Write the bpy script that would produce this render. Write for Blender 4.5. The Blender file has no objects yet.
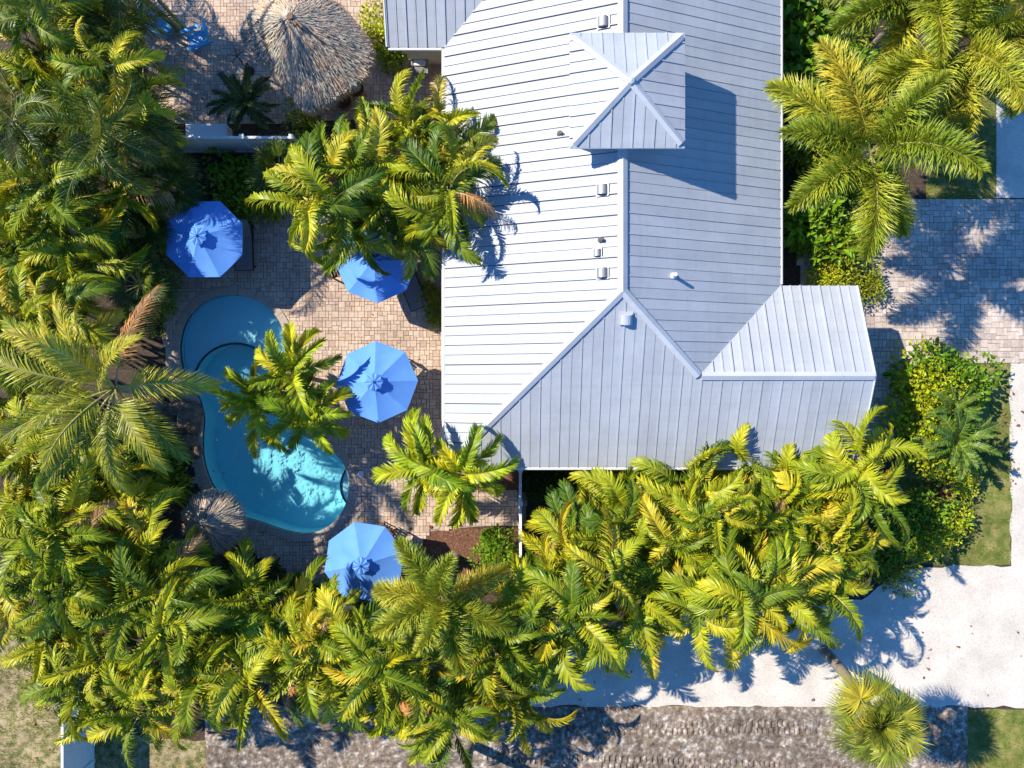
import bpy, bmesh, math, random
from mathutils import Vector, Matrix
from mathutils.geometry import tessellate_polygon
R = math.radians
PI = math.pi
sc = bpy.context.scene
col = sc.collection

# ------------------------------------------------------------------ camera, sky, sun, exposure
H = 31.0            # drone height in metres
PPM = 26.0          # photo pixels per metre on the ground
cam = bpy.data.cameras.new('camera')
cam.sensor_width = 36.0
cam.lens = 36.0 * H / (1024.0 / PPM)
cam.clip_end = 2000
camo = bpy.data.objects.new('camera', cam)
camo.location = (0, 0, H)
col.objects.link(camo)
sc.camera = camo

SUN_TRAVEL = Vector((2.31, -1.14, -2.40)).normalized()
to_sun = -SUN_TRAVEL
elev = math.asin(to_sun.z)
world = bpy.data.worlds.new('World'); sc.world = world
world.use_nodes = True
wn = world.node_tree.nodes; wl = world.node_tree.links
wn.clear()
sky = wn.new('ShaderNodeTexSky'); sky.sky_type = 'NISHITA'; sky.sun_disc = False
sky.sun_elevation = elev
sky.sun_rotation = math.atan2(to_sun.x, to_sun.y)
sky.air_density = 1.0; sky.dust_density = 0.0; sky.ozone_density = 2.0; sky.altitude = 1000
tint = wn.new('ShaderNodeMix'); tint.data_type = 'RGBA'; tint.blend_type = 'MULTIPLY'; tint.inputs[0].default_value = 1.0
tint.inputs[7].default_value = (0.38, 0.84, 1.28, 1)      # blue tint added to the sky light, makes the shade bluer
bg = wn.new('ShaderNodeBackground'); bg.inputs['Strength'].default_value = 0.122
wo = wn.new('ShaderNodeOutputWorld')
wl.new(sky.outputs[0], tint.inputs[6]); wl.new(tint.outputs[2], bg.inputs[0]); wl.new(bg.outputs[0], wo.inputs[0])
sl = bpy.data.lights.new('sun', 'SUN'); sl.energy = 5.0; sl.angle = R(0.5); sl.color = (1.0, 0.915, 0.76)
so = bpy.data.objects.new('sun', sl); so.rotation_euler = to_sun.to_track_quat('Z', 'Y').to_euler()
so.location = (-20, 10, 30)
col.objects.link(so)
sc.view_settings.view_transform = 'Standard'
sc.view_settings.look = 'None'
sc.view_settings.gamma = 1.0
sc.view_settings.use_curve_mapping = False
sc.view_settings.exposure = 0.66

# ------------------------------------------------------------------ helpers
def P(px, py, z=0.0):
    k = (H - z) / H / PPM
    return Vector(((px - 512) * k, (384 - py) * k, z))

def G(pts):
    return [((x - 512) / PPM, (384 - y) / PPM) for x, y in pts]

def inpoly(x, y, poly):
    r = False; j = len(poly) - 1
    for i in range(len(poly)):
        xi, yi = poly[i]; xj, yj = poly[j]
        if (yi > y) != (yj > y) and x < (xj - xi) * (y - yi) / (yj - yi) + xi: r = not r
        j = i
    return r

def smooth_poly(pts, n=6):
    out = []; N = len(pts)
    for i in range(N):
        p0, p1, p2, p3 = [Vector(pts[(i + k) % N]) for k in (-1, 0, 1, 2)]
        for j in range(n):
            t = j / n
            out.append(tuple(0.5 * ((2 * p1) + (p2 - p0) * t + (2 * p0 - 5 * p1 + 4 * p2 - p3) * t * t + (3 * p1 - p0 - 3 * p2 + p3) * t ** 3)))
    return out

def area2(poly):
    return sum(poly[i - 1][0] * poly[i][1] - poly[i][0] * poly[i - 1][1] for i in range(len(poly)))

def offset_poly(poly, d):
    # positive d grows the outline
    if area2(poly) < 0: poly = poly[::-1]
    out = []; N = len(poly)
    for i in range(N):
        a = Vector(poly[i - 1]); b = Vector(poly[i]); c = Vector(poly[(i + 1) % N])
        e1 = (b - a).normalized(); e2 = (c - b).normalized()
        n = Vector((e1.y + e2.y, -e1.x - e2.x))
        n.normalize()
        out.append(tuple(b + n * d))
    return out

class MB:
    def __init__(s): s.v = []; s.f = []; s.m = []
    def add(s, vs, fs, mi=0):
        o = len(s.v); s.v += [tuple(v) for v in vs]
        for f in fs: s.f.append([i + o for i in f]); s.m.append(mi)
    def box(s, c, d, mi=0, rz=0.0, M=None):
        x, y, z = d[0] / 2, d[1] / 2, d[2] / 2
        vs = [Vector((a, b, e)) for e in (-z, z) for a, b in ((-x, -y), (x, -y), (x, y), (-x, y))]
        if rz: vs = [Matrix.Rotation(rz, 3, 'Z') @ v for v in vs]
        if M: vs = [M @ v for v in vs]
        c = Vector(c); vs = [v + c for v in vs]
        s.add(vs, [(3, 2, 1, 0), (4, 5, 6, 7), (0, 1, 5, 4), (1, 2, 6, 5), (2, 3, 7, 6), (3, 0, 4, 7)], mi)
    def tube(s, pts, rads, n=6, mi=0, cap=True):
        pts = [Vector(p) for p in pts]; o = len(s.v); N = len(pts)
        if not isinstance(rads, (list, tuple)): rads = [rads] * N
        for i, p in enumerate(pts):
            t = (pts[min(i + 1, N - 1)] - pts[max(i - 1, 0)]).normalized()
            a = t.cross(Vector((0, 0, 1)))
            if a.length < 1e-3: a = Vector((1, 0, 0))
            a.normalize(); b = t.cross(a).normalized()
            for k in range(n):
                th = 2 * PI * k / n
                s.v.append(tuple(p + (a * math.cos(th) + b * math.sin(th)) * rads[i]))
        for i in range(N - 1):
            for k in range(n):
                s.f.append([o + i * n + k, o + (i + 1) * n + k, o + (i + 1) * n + (k + 1) % n, o + i * n + (k + 1) % n][::-1]); s.m.append(mi)
        if cap:
            s.f.append([o + k for k in range(n)]); s.m.append(mi)
            s.f.append([o + (N - 1) * n + k for k in range(n)][::-1]); s.m.append(mi)
    def sheet(s, poly, z, mi=0, holes=()):
        loops = [[Vector((x, y, 0)) for x, y in poly]] + [[Vector((x, y, 0)) for x, y in h] for h in holes]
        tris = tessellate_polygon(loops)
        flat = [v for l in loops for v in l]
        vs = [(v.x, v.y, z) for v in flat]
        fs = []
        for t in tris:
            a, b, c = [flat[i] for i in t]
            fs.append(t if (b - a).cross(c - a).z > 0 else t[::-1])
        s.add(vs, fs, mi)
    def prism(s, poly, z0, z1, mi=0, holes=(), top=True, bottom=False):
        if area2(poly) < 0: poly = poly[::-1]
        if top: s.sheet(poly, z1, mi, holes)
        if bottom: s.sheet(poly, z0, mi, holes)
        for lp, sg in [(poly, 1)] + [(h if area2(h) > 0 else h[::-1], -1) for h in holes]:
            n = len(lp)
            vs = [(x, y, z0) for x, y in lp] + [(x, y, z1) for x, y in lp]
            fs = [(i, (i + 1) % n, n + (i + 1) % n, n + i) for i in range(n)]
            if sg < 0: fs = [f[::-1] for f in fs]
            s.add(vs, fs, mi)
    def lathe(s, prof, n=12, mi=0, c=(0, 0, 0)):
        o = len(s.v)
        for r, z in prof:
            for k in range(n):
                th = 2 * PI * k / n
                s.v.append((c[0] + r * math.cos(th), c[1] + r * math.sin(th), c[2] + z))
        for i in range(len(prof) - 1):
            for k in range(n):
                s.f.append([o + i * n + k, o + i * n + (k + 1) % n, o + (i + 1) * n + (k + 1) % n, o + (i + 1) * n + k]); s.m.append(mi)
    def mesh(s, name, mats, smooth=False):
        me = bpy.data.meshes.new(name)
        me.from_pydata(s.v, [], s.f)
        for m in (mats if isinstance(mats, (list, tuple)) else [mats]): me.materials.append(m)
        me.polygons.foreach_set('material_index', s.m)
        if smooth: me.polygons.foreach_set('use_smooth', [True] * len(s.f))
        me.update()
        return me
    def build(s, name, mats, parent=None, smooth=False, loc=None):
        return link(name, s.mesh(name, mats, smooth), parent, loc)

def link(name, me, parent=None, loc=None, rot=None, scale=None):
    o = bpy.data.objects.new(name, me); col.objects.link(o)
    if parent is not None: o.parent = parent
    if loc is not None: o.location = loc
    if rot is not None: o.rotation_euler = rot
    if scale is not None: o.scale = scale if isinstance(scale, (tuple, list)) else (scale,) * 3
    return o

def tag(o, label, cat=None, group=None, kind=None):
    o['label'] = label
    if cat: o['category'] = cat
    if group: o['group'] = group
    if kind: o['kind'] = kind
    return o

def thing(name, label, cat, loc=(0, 0, 0), rz=0.0, group=None):
    o = bpy.data.objects.new(name, None); col.objects.link(o)
    o.empty_display_size = 0.2
    o.location = loc; o.rotation_euler = (0, 0, rz)
    return tag(o, label, cat, group)

def struct(name, mb, mats, label=None, smooth=False):
    o = mb.build(name, mats, smooth=smooth); o['kind'] = 'structure'
    if label: o['label'] = label
    return o

ORD = ['first', 'second', 'third', 'fourth', 'fifth', 'sixth', 'seventh', 'eighth', 'ninth', 'tenth', 'eleventh', 'twelfth', 'thirteenth']

# ------------------------------------------------------------------ materials
def mat(name, base=(0.5, 0.5, 0.5), rough=0.6, metal=0.0, spec=0.5):
    m = bpy.data.materials.new(name); m.use_nodes = True
    b = m.node_tree.nodes['Principled BSDF']
    b.inputs['Base Color'].default_value = (*base, 1)
    b.inputs['Roughness'].default_value = rough
    b.inputs['Metallic'].default_value = metal
    b.inputs['Specular IOR Level'].default_value = spec
    return m

def nd(m, t, **kw):
    n = m.node_tree.nodes.new(t)
    for k, v in kw.items():
        if k in n.inputs: n.inputs[k].default_value = v
        else: setattr(n, k, v)
    return n

def lk(m, a, b): m.node_tree.links.new(a, b)

def ramp(m, stops):
    r = m.node_tree.nodes.new('ShaderNodeValToRGB'); e = r.color_ramp.elements
    while len(e) > 1: e.remove(e[-1])
    e[0].position = stops[0][0]; e[0].color = (*stops[0][1], 1)
    for p, c in stops[1:]:
        x = e.new(p); x.color = (*c, 1)
    return r

def coords(m, kind='Object', scale=None):
    tc = nd(m, 'ShaderNodeTexCoord')
    if scale is None: return tc.outputs[kind]
    mp = nd(m, 'ShaderNodeMapping'); mp.inputs['Scale'].default_value = scale
    lk(m, tc.outputs[kind], mp.inputs['Vector'])
    return mp.outputs[0]

def noise_mat(name, stops, scale=3.0, detail=8, rough=0.85, bump=0.3, bscale=None, bdist=0.03, second=None, vscale=None, spec=0.3):
    m = mat(name, rough=rough, spec=spec)
    b = m.node_tree.nodes['Principled BSDF']
    v = coords(m, 'Object', vscale)
    n = nd(m, 'ShaderNodeTexNoise', Scale=scale, Detail=detail, Roughness=0.65); lk(m, v, n.inputs['Vector'])
    r = ramp(m, stops); lk(m, n.outputs[0], r.inputs[0])
    c = r.outputs[0]
    if second:
        n2 = nd(m, 'ShaderNodeTexNoise', Scale=second[0], Detail=4); lk(m, v, n2.inputs['Vector'])
        r2 = ramp(m, [(0.35, (second[1],) * 3), (0.65, (second[2],) * 3)]); lk(m, n2.outputs[0], r2.inputs[0])
        mx = nd(m, 'ShaderNodeMix', data_type='RGBA', blend_type='MULTIPLY'); mx.inputs[0].default_value = 1
        lk(m, c, mx.inputs[6]); lk(m, r2.outputs[0], mx.inputs[7]); c = mx.outputs[2]
    lk(m, c, b.inputs['Base Color'])
    if bump:
        nb = nd(m, 'ShaderNodeTexNoise', Scale=bscale or scale * 4, Detail=6); lk(m, v, nb.inputs['Vector'])
        bp = nd(m, 'ShaderNodeBump', Strength=bump, Distance=bdist); lk(m, nb.outputs[0], bp.inputs['Height'])
        lk(m, bp.outputs[0], b.inputs['Normal'])
    return m

def leaf_mat(name, stops, rough=0.42, trans=0.25, tcol=(0.42, 0.40, 0.02), islandvar=0.45, spec=0.3):
    """stops: colours picked per plant piece (object random); leaves vary a little inside each piece"""
    m = mat(name, rough=rough, spec=spec)
    nt = m.node_tree; b = nt.nodes['Principled BSDF']; out = nt.nodes['Material Output']
    oi = nd(m, 'ShaderNodeObjectInfo')
    r = ramp(m, stops); lk(m, oi.outputs['Random'], r.inputs[0])
    ge = nd(m, 'ShaderNodeNewGeometry')
    ir = ramp(m, [(0, (1 - islandvar,) * 3), (1, (1 + islandvar,) * 3)]); lk(m, ge.outputs['Random Per Island'], ir.inputs[0])
    mx = nd(m, 'ShaderNodeMix', data_type='RGBA', blend_type='MULTIPLY'); mx.inputs[0].default_value = 1
    lk(m, r.outputs[0], mx.inputs[6]); lk(m, ir.outputs[0], mx.inputs[7])
    v = coords(m, 'Object'); n = nd(m, 'ShaderNodeTexNoise', Scale=1.6, Detail=3); lk(m, v, n.inputs['Vector'])
    r2 = ramp(m, [(0.35, (0.8, 0.9, 0.9)), (0.65, (1.2, 1.08, 0.9))]); lk(m, n.outputs[0], r2.inputs[0])
    m2 = nd(m, 'ShaderNodeMix', data_type='RGBA', blend_type='MULTIPLY'); m2.inputs[0].default_value = 1
    lk(m, mx.outputs[2], m2.inputs[6]); lk(m, r2.outputs[0], m2.inputs[7])
    lk(m, m2.outputs[2], b.inputs['Base Color'])
    if trans:
        t = nd(m, 'ShaderNodeBsdfTranslucent')
        m3 = nd(m, 'ShaderNodeMix', data_type='RGBA', blend_type='MIX'); m3.inputs[0].default_value = 0.5
        lk(m, m2.outputs[2], m3.inputs[6]); m3.inputs[7].default_value = (*tcol, 1)
        lk(m, m3.outputs[2], t.inputs['Color'])
        ms = nd(m, 'ShaderNodeMixShader'); ms.inputs[0].default_value = trans
        lk(m, b.outputs[0], ms.inputs[1]); lk(m, t.outputs[0], ms.inputs[2]); lk(m, ms.outputs[0], out.inputs['Surface'])
    return m

M = {}
M['soil'] = noise_mat('soil', [(0.3, (0.035, 0.024, 0.018)), (0.55, (0.075, 0.05, 0.036)), (0.75, (0.13, 0.09, 0.065))], 9, bump=0.8, bscale=40)
M['mulch'] = noise_mat('mulch', [(0.3, (0.06, 0.025, 0.015)), (0.5, (0.16, 0.075, 0.045)), (0.72, (0.30, 0.17, 0.11))], 14, bump=0.9, bscale=50)
M['lawn'] = noise_mat('lawn', [(0.3, (0.08, 0.11, 0.02)), (0.45, (0.15, 0.175, 0.035)), (0.58, (0.26, 0.235, 0.075)), (0.75, (0.36, 0.29, 0.14))], 2.2, bump=0.8, bscale=60, second=(0.6, 0.75, 1.1))
M['dry_lawn'] = noise_mat('dry_lawn', [(0.3, (0.09, 0.12, 0.025)), (0.44, (0.19, 0.18, 0.06)), (0.54, (0.36, 0.28, 0.15)), (0.7, (0.47, 0.38, 0.25))], 3.2, bump=0.8, bscale=50, second=(0.9, 0.75, 1.1))
M['shell'] = noise_mat('shell_gravel', [(0.25, (0.36, 0.31, 0.26)), (0.45, (0.59, 0.535, 0.465)), (0.7, (0.70, 0.655, 0.595))], 22, bump=0.8, bscale=45, bdist=0.02, second=(0.9, 0.86, 1.06))
M['grout'] = noise_mat('paver_grout', [(0.3, (0.30, 0.235, 0.19)), (0.7, (0.42, 0.335, 0.275))], 12, bump=0.4)

def paver_mat(name, stops):
    m = mat(name, rough=0.8, spec=0.3); b = m.node_tree.nodes['Principled BSDF']
    ge = nd(m, 'ShaderNodeNewGeometry')
    r = ramp(m, stops); lk(m, ge.outputs['Random Per Island'], r.inputs[0])
    v = coords(m, 'Object'); n = nd(m, 'ShaderNodeTexNoise', Scale=14, Detail=6); lk(m, v, n.inputs['Vector'])
    r2 = ramp(m, [(0.3, (0.8, 0.8, 0.8)), (0.7, (1.12, 1.12, 1.12))]); lk(m, n.outputs[0], r2.inputs[0])
    n3 = nd(m, 'ShaderNodeTexNoise', Scale=0.55, Detail=4); lk(m, v, n3.inputs['Vector'])
    r3 = ramp(m, [(0.35, (0.84, 0.82, 0.82)), (0.65, (1.08, 1.06, 1.02))]); lk(m, n3.outputs[0], r3.inputs[0])
    c = r.outputs[0]
    for q in (r2, r3):
        mx = nd(m, 'ShaderNodeMix', data_type='RGBA', blend_type='MULTIPLY'); mx.inputs[0].default_value = 1
        lk(m, c, mx.inputs[6]); lk(m, q.outputs[0], mx.inputs[7]); c = mx.outputs[2]
    lk(m, c, b.inputs['Base Color'])
    bp = nd(m, 'ShaderNodeBump', Strength=0.3, Distance=0.01); lk(m, n.outputs[0], bp.inputs['Height']); lk(m, bp.outputs[0], b.inputs['Normal'])
    return m
M['paver'] = paver_mat('tan_paver', [(0, (0.44, 0.325, 0.255)), (0.25, (0.50, 0.38, 0.30)), (0.55, (0.56, 0.43, 0.345)), (0.8, (0.60, 0.475, 0.385)), (1, (0.51, 0.42, 0.36))])
M['paver_drive'] = paver_mat('driveway_paver', [(0, (0.42, 0.35, 0.31)), (0.3, (0.51, 0.43, 0.375)), (0.6, (0.57, 0.485, 0.425)), (0.85, (0.62, 0.54, 0.475)), (1, (0.47, 0.42, 0.39))])
M['coping'] = noise_mat('coping_stone', [(0.3, (0.33, 0.265, 0.22)), (0.7, (0.47, 0.39, 0.33))], 10, bump=0.3)

def roof_mat(name, base):
    m = mat(name, base, rough=0.6, metal=0.05, spec=0.22); b = m.node_tree.nodes['Principled BSDF']
    v = coords(m, 'Object'); n = nd(m, 'ShaderNodeTexNoise', Scale=0.9, Detail=5); lk(m, v, n.inputs['Vector'])
    lo = tuple(c * 0.90 for c in base)
    r = ramp(m, [(0.3, lo), (0.65, base)]); lk(m, n.outputs[0], r.inputs[0])
    ge = nd(m, 'ShaderNodeObjectInfo')
    r2 = ramp(m, [(0, (0.93,) * 3), (1, (1.03,) * 3)]); lk(m, ge.outputs['Random'], r2.inputs[0])
    mx = nd(m, 'ShaderNodeMix', data_type='RGBA', blend_type='MULTIPLY'); mx.inputs[0].default_value = 1
    lk(m, r.outputs[0], mx.inputs[6]); lk(m, r2.outputs[0], mx.inputs[7]); lk(m, mx.outputs[2], b.inputs['Base Color'])
    for sc_ in ((0.35, 7, 7), (7, 0.35, 7)):
        mp = nd(m, 'ShaderNodeMapping'); mp.inputs['Scale'].default_value = sc_; lk(m, v, mp.inputs['Vector'])
        ns = nd(m, 'ShaderNodeTexNoise', Scale=1.0, Detail=4); lk(m, mp.outputs[0], ns.inputs['Vector'])
        rs = ramp(m, [(0.30, (0.95, 0.945, 0.94)), (0.5, (1.0, 1.0, 1.0))]); lk(m, ns.outputs[0], rs.inputs[0])
        mz = nd(m, 'ShaderNodeMix', data_type='RGBA', blend_type='MULTIPLY'); mz.inputs[0].default_value = 1
        lk(m, b.inputs['Base Color'].links[0].from_socket, mz.inputs[6]); lk(m, rs.outputs[0], mz.inputs[7]); lk(m, mz.outputs[2], b.inputs['Base Color'])
    n2 = nd(m, 'ShaderNodeTexNoise', Scale=1.8, Detail=2); lk(m, v, n2.inputs['Vector'])
    bp = nd(m, 'ShaderNodeBump', Strength=0.25, Distance=0.03); lk(m, n2.outputs[0], bp.inputs['Height']); lk(m, bp.outputs[0], b.inputs['Normal'])
    r4 = ramp(m, [(0.3, (0.55,) * 3), (0.7, (0.66,) * 3)]); lk(m, n.outputs[0], r4.inputs[0]); lk(m, r4.outputs[0], b.inputs['Roughness'])
    return m
M['roof'] = roof_mat('pale_metal_roof', (0.43, 0.46, 0.51))
M['seam_dirt_shade'] = mat('seam_dirt_shade', (0.11, 0.105, 0.11), 0.8)  # dark seam strip: joint dirt plus painted rib shade
M['cap'] = roof_mat('metal_ridge_cap', (0.50, 0.53, 0.58))
M['fascia'] = mat('white_fascia', (0.72, 0.71, 0.68), 0.5)
M['stucco'] = noise_mat('beige_stucco', [(0.3, (0.50, 0.45, 0.35)), (0.7, (0.58, 0.53, 0.43))], 6, bump=0.3, bscale=60)
M['glass'] = mat('dark_window_glass', (0.02, 0.03, 0.04), 0.05, 0, 0.8)
M['vent'] = mat('galvanised_vent', (0.27, 0.275, 0.29), 0.45, 0.5)
M['boot'] = mat('dark_pipe_boot', (0.12, 0.11, 0.11), 0.6)
M['white'] = noise_mat('white_vinyl', [(0.3, (0.72, 0.73, 0.74)), (0.7, (0.80, 0.80, 0.80))], 2, bump=0.05, rough=0.45)
M['white_pipe'] = mat('white_pipe', (0.8, 0.8, 0.8), 0.4)
M['thatch'] = leaf_mat('grey_thatch', [(0, (0.40, 0.325, 0.275)), (1, (0.44, 0.365, 0.31))], rough=0.8, trans=0, islandvar=0.5, spec=0.2)
M['thatch_core'] = noise_mat('thatch_core', [(0.3, (0.12, 0.095, 0.08)), (0.7, (0.24, 0.20, 0.17))], 20, bump=0.6)
M['wood'] = noise_mat('brown_wood', [(0.3, (0.13, 0.06, 0.03)), (0.7, (0.26, 0.13, 0.065))], 4, bump=0.2, vscale=(1, 8, 8))
M['post'] = noise_mat('cypress_post', [(0.3, (0.14, 0.09, 0.06)), (0.7, (0.24, 0.17, 0.12))], 5, bump=0.3)
M['black_metal'] = mat('black_metal', (0.02, 0.02, 0.022), 0.45, 0.4)
M['sling'] = noise_mat('charcoal_sling', [(0.3, (0.17, 0.16, 0.165)), (0.7, (0.24, 0.225, 0.23))], 30, bump=0.2)
M['blue_plastic'] = mat('sky_blue_plastic', (0.07, 0.42, 0.80), 0.45)
M['teal'] = mat('teal_cushion', (0.03, 0.33, 0.36), 0.8)
M['white_cushion'] = mat('white_cushion', (0.75, 0.74, 0.72), 0.85)
M['rock'] = noise_mat('brown_rock', [(0.25, (0.06, 0.045, 0.035)), (0.5, (0.17, 0.125, 0.09)), (0.75, (0.33, 0.25, 0.18))], 3, bump=0.8, bscale=9, bdist=0.06)
M['tile'] = mat('dark_waterline_tile', (0.012, 0.02, 0.035), 0.25)
M['plaster'] = noise_mat('blue_pool_plaster', [(0.3, (0.46, 0.82, 0.86)), (0.7, (0.56, 0.88, 0.90))], 3, bump=0.1)

def canvas():
    m = mat('blue_canvas', (0.045, 0.16, 0.66), 0.75, 0, 0.2); nt = m.node_tree; b = nt.nodes['Principled BSDF']
    v = coords(m, 'Object'); n = nd(m, 'ShaderNodeTexNoise', Scale=3, Detail=4); lk(m, v, n.inputs['Vector'])
    r = ramp(m, [(0.3, (0.12, 0.33, 0.86)), (0.7, (0.15, 0.37, 0.88))]); lk(m, n.outputs[0], r.inputs[0]); lk(m, r.outputs[0], b.inputs['Base Color'])
    n2 = nd(m, 'ShaderNodeTexNoise', Scale=160, Detail=2); lk(m, v, n2.inputs['Vector'])
    bp = nd(m, 'ShaderNodeBump', Strength=0.15, Distance=0.005); lk(m, n2.outputs[0], bp.inputs['Height']); lk(m, bp.outputs[0], b.inputs['Normal'])
    t = nd(m, 'ShaderNodeBsdfTranslucent'); t.inputs[0].default_value = (0.04, 0.14, 0.6, 1)
    ms = nd(m, 'ShaderNodeMixShader'); ms.inputs[0].default_value = 0.12
    lk(m, b.outputs[0], ms.inputs[1]); lk(m, t.outputs[0], ms.inputs[2]); lk(m, ms.outputs[0], nt.nodes['Material Output'].inputs['Surface'])
    return m
M['canvas'] = canvas()
M['canvas_trim'] = mat('dark_blue_trim', (0.01, 0.05, 0.28), 0.7)

def water():
    m = bpy.data.materials.new('pool_water'); m.use_nodes = True
    nt = m.node_tree; nt.nodes.remove(nt.nodes['Principled BSDF']); out = nt.nodes['Material Output']
    tr = nd(m, 'ShaderNodeBsdfTransparent'); tr.inputs[0].default_value = (0.86, 0.98, 1.0, 1)
    gl = nd(m, 'ShaderNodeBsdfGlossy'); gl.inputs['Roughness'].default_value = 0.04
    fr = nd(m, 'ShaderNodeFresnel', IOR=1.33)
    v = coords(m, 'Object'); n = nd(m, 'ShaderNodeTexNoise', Scale=3.2, Detail=3); lk(m, v, n.inputs['Vector'])
    bp = nd(m, 'ShaderNodeBump', Strength=0.35, Distance=0.05); lk(m, n.outputs[0], bp.inputs['Height'])
    lk(m, bp.outputs[0], gl.inputs['Normal']); lk(m, bp.outputs[0], fr.inputs['Normal'])
    ms = nd(m, 'ShaderNodeMixShader'); lk(m, fr.outputs[0], ms.inputs[0]); lk(m, tr.outputs[0], ms.inputs[1]); lk(m, gl.outputs[0], ms.inputs[2])
    lk(m, ms.outputs[0], out.inputs['Surface'])
    va = nd(m, 'ShaderNodeVolumeAbsorption'); va.inputs['Color'].default_value = (0.05, 0.72, 0.92, 1); va.inputs['Density'].default_value = 0.2
    lk(m, va.outputs[0], out.inputs['Volume'])
    return m
M['water'] = water()

# foliage: real leaf colours, varied per frond
M['areca'] = leaf_mat('areca_leaf', [(0, (0.055, 0.12, 0.008)), (0.22, (0.16, 0.225, 0.010)), (0.5, (0.30, 0.345, 0.012)), (0.84, (0.46, 0.435, 0.018)), (1, (0.52, 0.40, 0.03))], rough=0.42, spec=0.28, trans=0.14, islandvar=0.3)
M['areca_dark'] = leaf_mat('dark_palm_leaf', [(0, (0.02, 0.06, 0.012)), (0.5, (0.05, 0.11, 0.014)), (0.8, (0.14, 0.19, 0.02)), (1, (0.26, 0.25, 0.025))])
M['coco'] = leaf_mat('coconut_leaf', [(0, (0.15, 0.19, 0.015)), (0.5, (0.32, 0.32, 0.025)), (1, (0.50, 0.42, 0.04))], trans=0.16)
M['foxtail'] = leaf_mat('foxtail_leaf', [(0, (0.18, 0.24, 0.02)), (0.5, (0.29, 0.33, 0.025)), (0.85, (0.42, 0.41, 0.04)), (1, (0.48, 0.40, 0.045))], trans=0.15)
M['adonidia'] = leaf_mat('christmas_palm_leaf', [(0, (0.17, 0.27, 0.010)), (0.5, (0.33, 0.40, 0.013)), (1, (0.48, 0.47, 0.016))], trans=0.15)
M['sabal'] = leaf_mat('fan_palm_leaf', [(0, (0.15, 0.20, 0.025)), (0.5, (0.27, 0.30, 0.03)), (1, (0.46, 0.41, 0.05))])
M['cycad'] = leaf_mat('cycad_leaf', [(0, (0.08, 0.17, 0.025)), (1, (0.17, 0.26, 0.035))])
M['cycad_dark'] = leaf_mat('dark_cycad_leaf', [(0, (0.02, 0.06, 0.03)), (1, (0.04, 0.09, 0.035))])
M['dead'] = leaf_mat('dead_frond', [(0, (0.34, 0.15, 0.06)), (0.5, (0.48, 0.25, 0.09)), (1, (0.52, 0.36, 0.19))], rough=0.7, trans=0.15, tcol=(0.5, 0.25, 0.08))
M['rachis'] = mat('palm_rachis', (0.36, 0.32, 0.10), 0.5)
M['dead_rachis'] = mat('dead_rachis', (0.42, 0.30, 0.18), 0.6)
M['trunk'] = noise_mat('palm_trunk', [(0.3, (0.16, 0.13, 0.105)), (0.7, (0.34, 0.29, 0.24))], 3, bump=0.7, bscale=6, vscale=(1, 1, 6), bdist=0.02)
M['green_stem'] = noise_mat('green_palm_stem', [(0.3, (0.13, 0.15, 0.05)), (0.7, (0.26, 0.24, 0.10))], 3, bump=0.3, vscale=(1, 1, 5))
M['shrub_green'] = leaf_mat('shrub_green', [(0, (0.09, 0.20, 0.010)), (1, (0.20, 0.33, 0.016))])
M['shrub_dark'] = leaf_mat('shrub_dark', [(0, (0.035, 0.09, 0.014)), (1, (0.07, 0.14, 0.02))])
M['shrub_yellow'] = leaf_mat('shrub_yellow', [(0, (0.34, 0.40, 0.012)), (1, (0.50, 0.50, 0.015))])
M['shrub_mixed'] = leaf_mat('shrub_mixed', [(0, (0.15, 0.22, 0.012)), (1, (0.32, 0.33, 0.02))], islandvar=0.7)
M['magenta'] = leaf_mat('magenta_leaf', [(0, (0.09, 0.012, 0.045)), (1, (0.22, 0.02, 0.07))], trans=0.1, islandvar=0.7)
M['red_new'] = leaf_mat('reddish_new_leaf', [(0, (0.28, 0.10, 0.05)), (1, (0.40, 0.16, 0.06))], trans=0.15)
M['grass_blade'] = leaf_mat('grass_blade', [(0, (0.13, 0.19, 0.025)), (1, (0.14, 0.20, 0.025))], trans=0.15, islandvar=0.6)
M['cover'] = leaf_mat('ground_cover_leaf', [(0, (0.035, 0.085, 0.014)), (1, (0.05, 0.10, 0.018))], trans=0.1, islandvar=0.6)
M['litter'] = leaf_mat('leaf_litter', [(0, (0.22, 0.10, 0.05)), (1, (0.3, 0.15, 0.07))], trans=0, islandvar=0.6)

# ------------------------------------------------------------------ ground, pool, paving
pool_px = [(231, 294), (262, 302), (281, 322), (286, 345), (281, 368), (279, 390), (285, 413), (303, 434), (326, 446), (343, 461),
           (350, 484), (345, 508), (330, 526), (309, 534), (285, 531), (262, 523), (240, 516), (224, 503), (210, 482), (203, 460),
           (202, 438), (203, 418), (198, 398), (187, 382), (181, 364), (180, 342), (187, 319), (205, 301)]
pool = smooth_poly(G(pool_px), 4)
if area2(pool) < 0: pool = pool[::-1]
pool_out = offset_poly(pool, 0.02)
coping_out = offset_poly(pool, 0.27)

mb = MB(); mb.sheet([(-110, -110), (110, -110), (110, 110), (-110, 110)], 0.0, 0, [offset_poly(pool, 0.06)])
struct('ground', mb, M['soil'], 'dark soil of the planting beds')

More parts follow.
